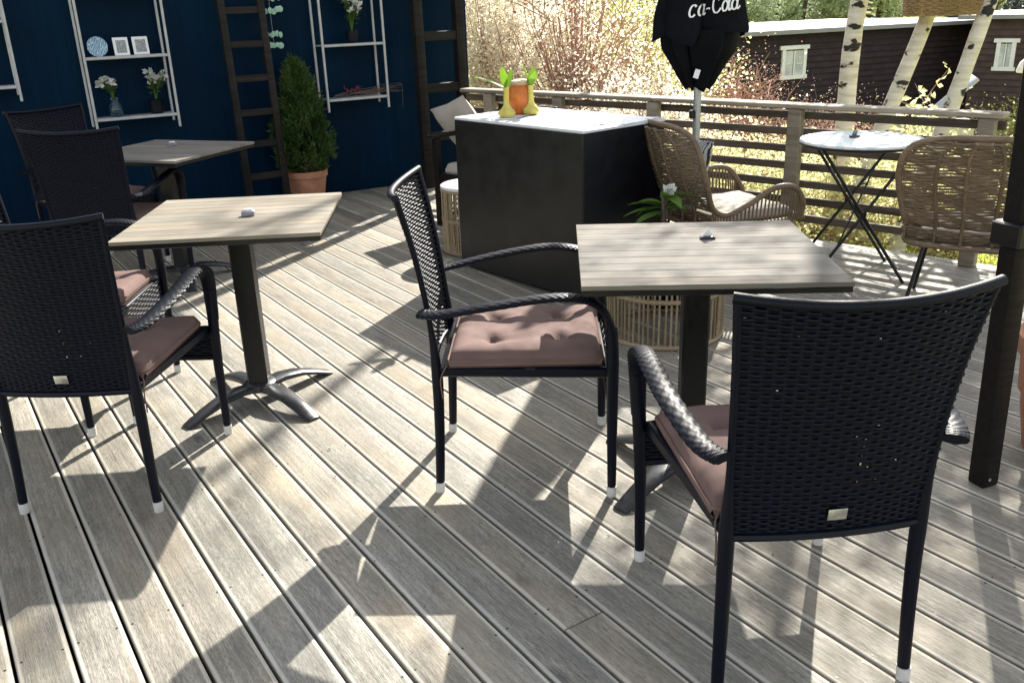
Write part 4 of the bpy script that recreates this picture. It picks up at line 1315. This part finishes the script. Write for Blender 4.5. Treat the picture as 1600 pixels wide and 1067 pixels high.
mb = MB(); mb.tube([(0, 0, .68), (.02, .1, 2.2)], .006, 6); mb.build('rope', M['trunk'], t)

# ---- brown houses
def house(label, A, B, zbase, zeave, rows, depth, wins, mat, overhang=.35, faded=False, rise=.35):
    A = Vector((A[0], A[1], 0)); B = Vector((B[0], B[1], 0))
    d = B - A; L = d.length; ang = math.atan2(d.y, d.x)
    t = thing('brown_house', label, 'house', (A.x, A.y, zbase), ang)
    H_ = zeave - zbase
    mb = MB(); mb.box((L / 2, depth / 2 + .03, H_ / 2), (L, depth, H_)); mb.build('wall', M[mat], t, smooth=False)
    # clapboards of the front
    hh = H_ / rows; me = None
    for i in range(rows):
        if me is None:
            mb = MB(); mb.add([(0, .028, 0), (L, .028, 0), (L, -.045, 0), (0, -.045, 0), (0, .028, hh), (L, .028, hh), (L, .004, hh), (0, .004, hh)],
                              [(0, 1, 2, 3), (3, 2, 6, 7), (7, 6, 5, 4), (0, 3, 7, 4), (2, 1, 5, 6)])
            o = mb.build('clapboard', M[mat], t, smooth=False); me = o.data
        else:
            o = bpy.data.objects.new('clapboard', me); COL.objects.link(o); o.parent = t
        o.location = (0, 0, hh * i)
    # side clapboards share nothing: plain gable boards
    for x0, x1, z0, z1 in wins:
        f = MB(); wz = .11
        xm = (x0 + x1) / 2; zm = (z0 + z1) / 2
        f.bbox((x0 + wz / 2, -.05, zm), (wz, .07, z1 - z0), .006); f.bbox((x1 - wz / 2, -.0502, zm), (wz, .07, z1 - z0), .006)
        f.bbox((xm, -.055, z1 - wz / 2 + .03), (x1 - x0 + .16, .07, wz), .006); f.bbox((xm, -.055, z0 + wz / 2), (x1 - x0 + .10, .07, wz), .006)
        wo = f.build('window', M['white_paint'], t)
        mm = MB(); mm.bbox((xm, -.066, zm), (.04, .03, z1 - z0 - 2 * wz), .004); mm.bbox((xm - (x1 - x0) * .22, -.0662, zm - .02), ((x1 - x0) * .42 - wz, .026, .025), .003); mm.bbox((xm + (x1 - x0) * .22, -.0662, zm - .02), ((x1 - x0) * .42 - wz, .026, .025), .003)
        mm.build('muntin', M['white_paint'], wo)
        for sx in (-1, 1):
            pm = MB(); pm.box((xm + sx * ((x1 - x0) / 4 - wz / 4), -.053, zm), ((x1 - x0) / 2 - wz - .01, .006, z1 - z0 - 2 * wz)); pm.build('pane', M['pane'], wo, smooth=False)
    mb = MB()
    V = [(-.4, -overhang, H_ + .0), (L + .4, -overhang, H_ + .0), (L + .4, depth / 2, H_ + rise), (-.4, depth / 2, H_ + rise), (-.4, depth + overhang, H_), (L + .4, depth + overhang, H_)]
    V += [(x, y, z + .05) for x, y, z in V]
    mb.add(V, [(0, 1, 7, 6), (6, 7, 8, 9), (9, 8, 11, 10), (1, 2, 8, 7), (2, 5, 11, 8), (0, 6, 9, 3), (3, 9, 10, 4), (4, 10, 11, 5), (3, 2, 1, 0), (4, 5, 2, 3)])
    ro = mb.build('roof', M['roof_pale'], t, smooth=False)
    mb = MB(); mb.bbox((L / 2, -overhang - .015, H_ + .0), (L + .8, .03, .115), .005); mb.build('fascia', M['roof_pale'], ro)
    return t
hA = aty(1120, 46, 24.5); hB = aty(1545, 22, 28.9)
house('long low dark brown clapboard house with one white window', (hA.x, hA.y), (hB.x, hB.y), -2.45, .52, 18, 6.5, [(2.20, 3.06, 1.72, 2.58)], 'clap', rise=.02)
h2A = aty(1530, 10, 26.5); h2B = aty(1760, 38, 24.0)
house('faded brown clapboard house with climbing plant round its window, at right', (h2A.x, h2A.y), (h2B.x, h2B.y), -2.45, .70, 19, 6, [(.62, 1.12, 1.72, 2.55)], 'clap_light', rise=.05)

# ---- shrubs
def shrub(name, label, cat, c, R3, nleaf, mat, nstem, seed, L=.05, W=.035, stemmat='twig', group=None, up=.6, clump=90, stemr=.016, cs=.16):
    c = Vector((c[0], c[1], ground_z(c[0], c[1])))
    t = thing(name, label, cat, c, 0, group)
    rnd = random.Random(seed)
    mb = MB(); tips = []
    for i in range(nstem):
        a = rnd.uniform(0, 2 * pi); q = rnd.random() ** .6
        e = Vector((cos(a) * R3[0] * q, sin(a) * R3[1] * q, R3[2] * (1 - .55 * q * q) * rnd.uniform(.65, 1)))
        m1 = Vector((e.x * .35, e.y * .35, e.z * .55))
        pts = catmull([(rnd.gauss(0, .08), rnd.gauss(0, .08), -.05), m1, e], 5)
        mb.tube(pts, [stemr * (1 - .85 * j / 10) for j in range(11)], 5)
        tips += pts[4:]
        for b in range(5):
            s0 = pts[rnd.randint(4, 10)]; e2 = s0 + Vector((rnd.gauss(0, .28), rnd.gauss(0, .28), rnd.uniform(.05, .45)))
            mb.tube([s0, s0.lerp(e2, .5) + Vector((0, 0, .03)), e2], [stemr * .35, stemr * .25, .002], 4); tips += [s0.lerp(e2, .6), e2]
    mb.build('branches', M[stemmat], t)
    lf = MB()
    for i in range(nleaf):
        tp = rnd.choice(tips)
        p = tp + Vector((rnd.gauss(0, cs), rnd.gauss(0, cs), rnd.gauss(0, cs)))
        if p.z < .02: continue
        lf.leaf(p, (rnd.uniform(-1, 1), rnd.uniform(-1, 1), rnd.uniform(-.4, 1)), (rnd.uniform(-1, 1), rnd.uniform(-1, 1), rnd.uniform(-1, 1)), L * rnd.uniform(.6, 1.25), W * rnd.uniform(.7, 1.2))
    lf.build('foliage', M[mat], t, smooth=False)
    return t
def gx(px, y): return (aty(px, 60, y).x, y)
shrub('blossoming_shrub', 'tall pale blossoming shrub right beside the end of the blue building', 'shrub', gx(770, 10.5), (1.1, 1.1, 3.6), 24000, 'shrub_pale', 34, 31, .044, .032)
shrub('twiggy_shrub', 'pinkish bare-twigged shrub with cream buds behind the counter', 'shrub', gx(900, 10.0), (1.15, 1.0, 3.0), 9500, 'shrub_pale', 120, 32, .034, .025, stemr=.02)
shrub('yellow_shrub', 'yellow-green leafing shrub just left of the closed parasol', 'shrub', gx(985, 12.5), (1.3, 1.2, 3.6), 19000, 'shrub_green', 30, 33, .046, .034)
shrub('pale_hedge_bush', 'rounded pale green bush behind the railing under the parasol', 'shrub', gx(1010, 8.6), (.9, .7, 1.45), 15000, 'shrub_pale', 50, 34, .030, .023)
shrub('red_shrub', 'reddish leafing shrub before the brown house, right of the parasol', 'shrub', gx(1150, 13.0), (1.0, .8, 2.0), 8000, 'shrub_red', 90, 35, .026, .017)
shrub('dark_red_shrub', 'dark red low shrub under the white house window', 'shrub', gx(1290, 15.5), (1.15, .9, 1.25), 6500, 'shrub_red', 60, 36, .03, .02, stemmat='trunk')
shrub('low_red_bush', 'low dark reddish bush between the birch trunks', 'shrub', gx(1375, 14.5), (.9, .8, 1.05), 5000, 'shrub_red', 40, 37, .03, .02, stemmat='trunk')
shrub('daffodil_bush', 'bright yellow flowering twigs between two birch trunks', 'shrub', gx(1432, 9.6), (.50, .3, 1.62), 420, 'shrub_green', 7, 38, .085, .07, cs=.045)
shrub('green_bush', 'olive green bush before the faded house at right', 'shrub', gx(1590, 15.0), (.8, .7, 1.25), 7000, 'shrub_olive', 26, 39, .05, .035)
hed = [('yellow_border_plant', lb, px, y_, sd) for lb, px, y_, sd in (
    ('low yellow-green border plant seen through railing behind the rattan chair', 1120, 7.6, 51),
    ('low yellow-green border plant seen through railing under the parasol lettering', 1190, 8.4, 52),
    ('low yellow-green border plant seen through railing left of bistro table', 1300, 7.4, 53),
    ('low yellow-green border plant seen through railing below the bistro table', 1400, 8.0, 54),
    ('low yellow-green border plant seen through railing behind rear rattan chair', 1530, 7.2, 55))]
for nm, lb, px, y_, sd in hed:
    shrub(nm, lb, 'plant', gx(px, y_), (.75, .6, .75), 8000, 'shrub_green', 30, sd, .036, .026, group='border plants below the railing')
# pale stones in the garden
r = random.Random(4)
for i, (px, py, y_, lb) in enumerate([(1395, 192, 12.5, 'pale stone block in the garden seen under the top rail, left one'), (1447, 196, 12.2, 'pale stone block in the garden under the top rail, middle one'), (1498, 199, 12.0, 'pale stone block in the garden under the top rail, right one')]):
    p = aty(px, py, y_); g = ground_z(p.x, p.y)
    mb = MB(); hgt = max(.25, p.z + .12 - g); mb.bbox((0, 0, hgt / 2 - .02), (.30, .28, hgt), .02); o = mb.build('stone_block', M['stone']); o.location = (p.x, p.y, g); o.rotation_euler = (0, 0, r.uniform(-.3, .3))
    tag(o, lb, 'stone', 'pale stones in the garden')
# grey slanted board and garden lamp
p = aty(1475, 162, 14); q = aty(1520, 125, 14)
mb = MB(); d = (q - p); mb.bar(p - d * 1.2, q + d * .1, .17, .05, (0, -.4, 1), .01); o = mb.build('slide_board', M['grey_board']); tag(o, 'pale grey board slanting up against the brown house between birches', 'board')
t = thing('garden_lamp', 'garden lamp with white cap on dark pole at the right edge', 'lamp', (aty(1607, 100, 8.5).x, 8.5, ground_z(aty(1607, 100, 8.5).x, 8.5)))
zc = aty(1607, 110, 8.5).z - t.location.z
mb = MB(); mb.tube([(0, 0, 0), (0, 0, zc)], .035, 10); mb.build('pole', M['black_metal'], t)
mb = MB(); mb.lathe([(.09, zc - .02), (.095, zc), (.07, zc + .07), (.03, zc + .11), (.0, zc + .12)], 20, capt=False); mb.build('cap', M['white_paint'], t)

# ---- grass beyond the railing
mb = MB(); r = random.Random(77)
for i in range(26000):
    s_ = r.uniform(-3.2, 4.0); d_ = r.random() ** 1.4 * 11 + .05
    p = railp(s_ * (1 + d_ * .12), -d_, 0)
    if (Vector((p.x, p.y, 0)) - W_O).dot(W_N) < .1 and (Vector((p.x, p.y, 0)) - W_O).dot(W_D) < 1.1: continue
    z = ground_z(p.x, p.y); h = r.uniform(.06, .2)
    a = r.uniform(0, 2 * pi); w_ = r.uniform(.006, .012) * (1 + d_ * .12); ln = Vector((r.gauss(0, .05), r.gauss(0, .05), 0))
    b = Vector((p.x, p.y, z - .01))
    sd = Vector((cos(a) * w_, sin(a) * w_, 0))
    mb.add([b - sd, b + sd, b + ln + Vector((0, 0, h))], [(0, 1, 2)])
o = mb.build('grass', M['blade'], smooth=False); o['kind'] = 'stuff'; o['label'] = 'sunlit spring grass below the railing'; o['category'] = 'grass'

# ---- background trees
def tree_proto(kind, seed):
    rnd = random.Random(seed)
    t = thing(kind, 'x', 'tree', group='trees on the slope behind the houses')
    if kind == 'spruce_tree':
        mb = MB(); mb.tube([(0, 0, -.3), (0, 0, 11)], [.22, .03], 7); mb.build('trunk', M['trunk'], t)
        lf = MB()
        for i in range(3600):
            q = rnd.random() ** 1.2; z = 1.0 + 10.4 * q
            tier = 1 + .22 * sin(z * 5.5)
            R_ = 2.3 * (1 - q) ** .85 * tier * (rnd.random() ** .4) + .05
            a = rnd.uniform(0, 2 * pi)
            lf.leaf((R_ * cos(a), R_ * sin(a), z - R_ * .28), (cos(a), sin(a), rnd.uniform(-.6, .1)), (rnd.uniform(-.4, .4), rnd.uniform(-.4, .4), 1), rnd.uniform(.35, .6), .22)
        lf.build('crown', M['spruce'], t, smooth=False)
    else:
        mb = MB(); mb.tube(catmull([(0, 0, -.3), (.1, .05, 3), (-.05, .1, 6)], 4), [.2 - .012 * i for i in range(9)], 8)
        cl = []
        for b in range(16):
            a = rnd.uniform(0, 2 * pi); L = rnd.uniform(.6, 2.1); z0 = rnd.uniform(1.6, 6)
            e = Vector((cos(a) * L, sin(a) * L, z0 + rnd.uniform(.6, 2.0)))
            mb.tube([(0, 0, z0), (e.x * .5, e.y * .5, z0 + .5), e], [.07, .04, .015], 5); cl.append((e, rnd.uniform(.5, 1.0)))
        mb.build('trunk', M['trunk'], t)
        lf = MB()
        for e, s_ in cl:
            for i in range(230):
                v = Vector((rnd.gauss(0, 1), rnd.gauss(0, 1), rnd.gauss(0, 1))); v.normalize(); v *= s_ * rnd.random() ** .33
                lf.leaf(e + v, (rnd.uniform(-1, 1), rnd.uniform(-1, 1), rnd.uniform(-1, .5)), (rnd.uniform(-1, 1), rnd.uniform(-1, 1), rnd.uniform(-1, 1)), rnd.uniform(.14, .26), .14)
        lf.build('crown', M['treeleaf' if kind == 'light_green_tree' else 'treehaze'], t, smooth=False)
    return t
protos = {k: tree_proto(k, 60 + i) for i, k in enumerate(('spruce_tree', 'light_green_tree', 'hazed_tree'))}
used = set()
r = random.Random(99)
LG, BL, SP = 'light_green_tree', 'hazed_tree', 'spruce_tree'
spots = [(1165, 40, LG, 'fresh light green tree behind the brown house, just right of the parasol'),
         (1192, 52, BL, 'haze-tinted tree behind the brown house, second from the parasol'),
         (1213, 42, LG, 'fresh light green tree behind the roof, left of the white window'),
         (1240, 66, SP, 'dark spruce behind the roof above the white window'),
         (1258, 45, LG, 'small light green tree directly above the white house window'),
         (1283, 56, LG, 'tall pale green tree behind the roof, right of the white window'),
         (1306, 48, BL, 'haze-tinted tree behind the roof left of the upright birch'),
         (1330, 44, LG, 'light green tree partly behind the upright birch trunk'),
         (1380, 46, LG, 'light green tree between the upright birch and the basket'),
         (1405, 60, BL, 'haze-tinted tree close to the left side of the basket'),
         (1555, 50, LG, 'light green tree above the faded house roof, near the leaning birch'),
         (1588, 62, SP, 'dark spruce above the faded house roof at the picture corner'),
         (1010, 34, BL, 'haze-tinted tree left of the parasol behind the yellow shrub'),
         (940, 38, LG, 'light green tree behind the twiggy shrub'),
         (1040, 55, SP, 'dark spruce hidden behind the parasol'),
         (880, 48, SP, 'dark spruce far behind the pale blossoms')]
for px, y, k, lb in spots:
    p = aty(px, 0, y)
    o = protos[k] if k not in used else copy_tree(protos[k])
    used.add(k)
    o.location = (p.x, y, ground_z(p.x, y)); o.rotation_euler = (0, 0, r.uniform(0, 6.28))
    s_ = r.uniform(.55, .8) if 'small' in lb else r.uniform(.75, 1.15); o.scale = (s_, s_, s_)
    o['label'] = lb
# far wood: one mass of spruces on the hillside
mb = MB(); mt = MB(); rnd = random.Random(5)
for i in range(420):
    x = rnd.uniform(-60, 130); y = rnd.uniform(75, 150); z0 = ground_z(x, y); hh = rnd.uniform(7, 12); rw = rnd.uniform(1.4, 2.2)
    if abs(x / y - .45) > .75: continue
    mt.tube([(x, y, z0 - .3), (x, y, z0 + hh)], [.18, .03], 4)
    for j in range(150):
        q = rnd.random() ** 1.2; z = z0 + .6 + (hh - .6) * q; R_ = rw * (1 - q) ** .85 * (1 + .25 * sin(z * 4)) * rnd.random() ** .4 + .05; a = rnd.uniform(0, 2 * pi)
        mb.leaf((x + R_ * cos(a), y + R_ * sin(a), z - R_ * .25), (cos(a), sin(a), rnd.uniform(-.6, .1)), (rnd.uniform(-.5, .5), rnd.uniform(-.5, .5), 1), rnd.uniform(.8, 1.3), .55)
o = mb.build('far_wood', M['spruce'], smooth=False); o['kind'] = 'stuff'; o['label'] = 'dark spruce wood on the far hillside'; o['category'] = 'wood'
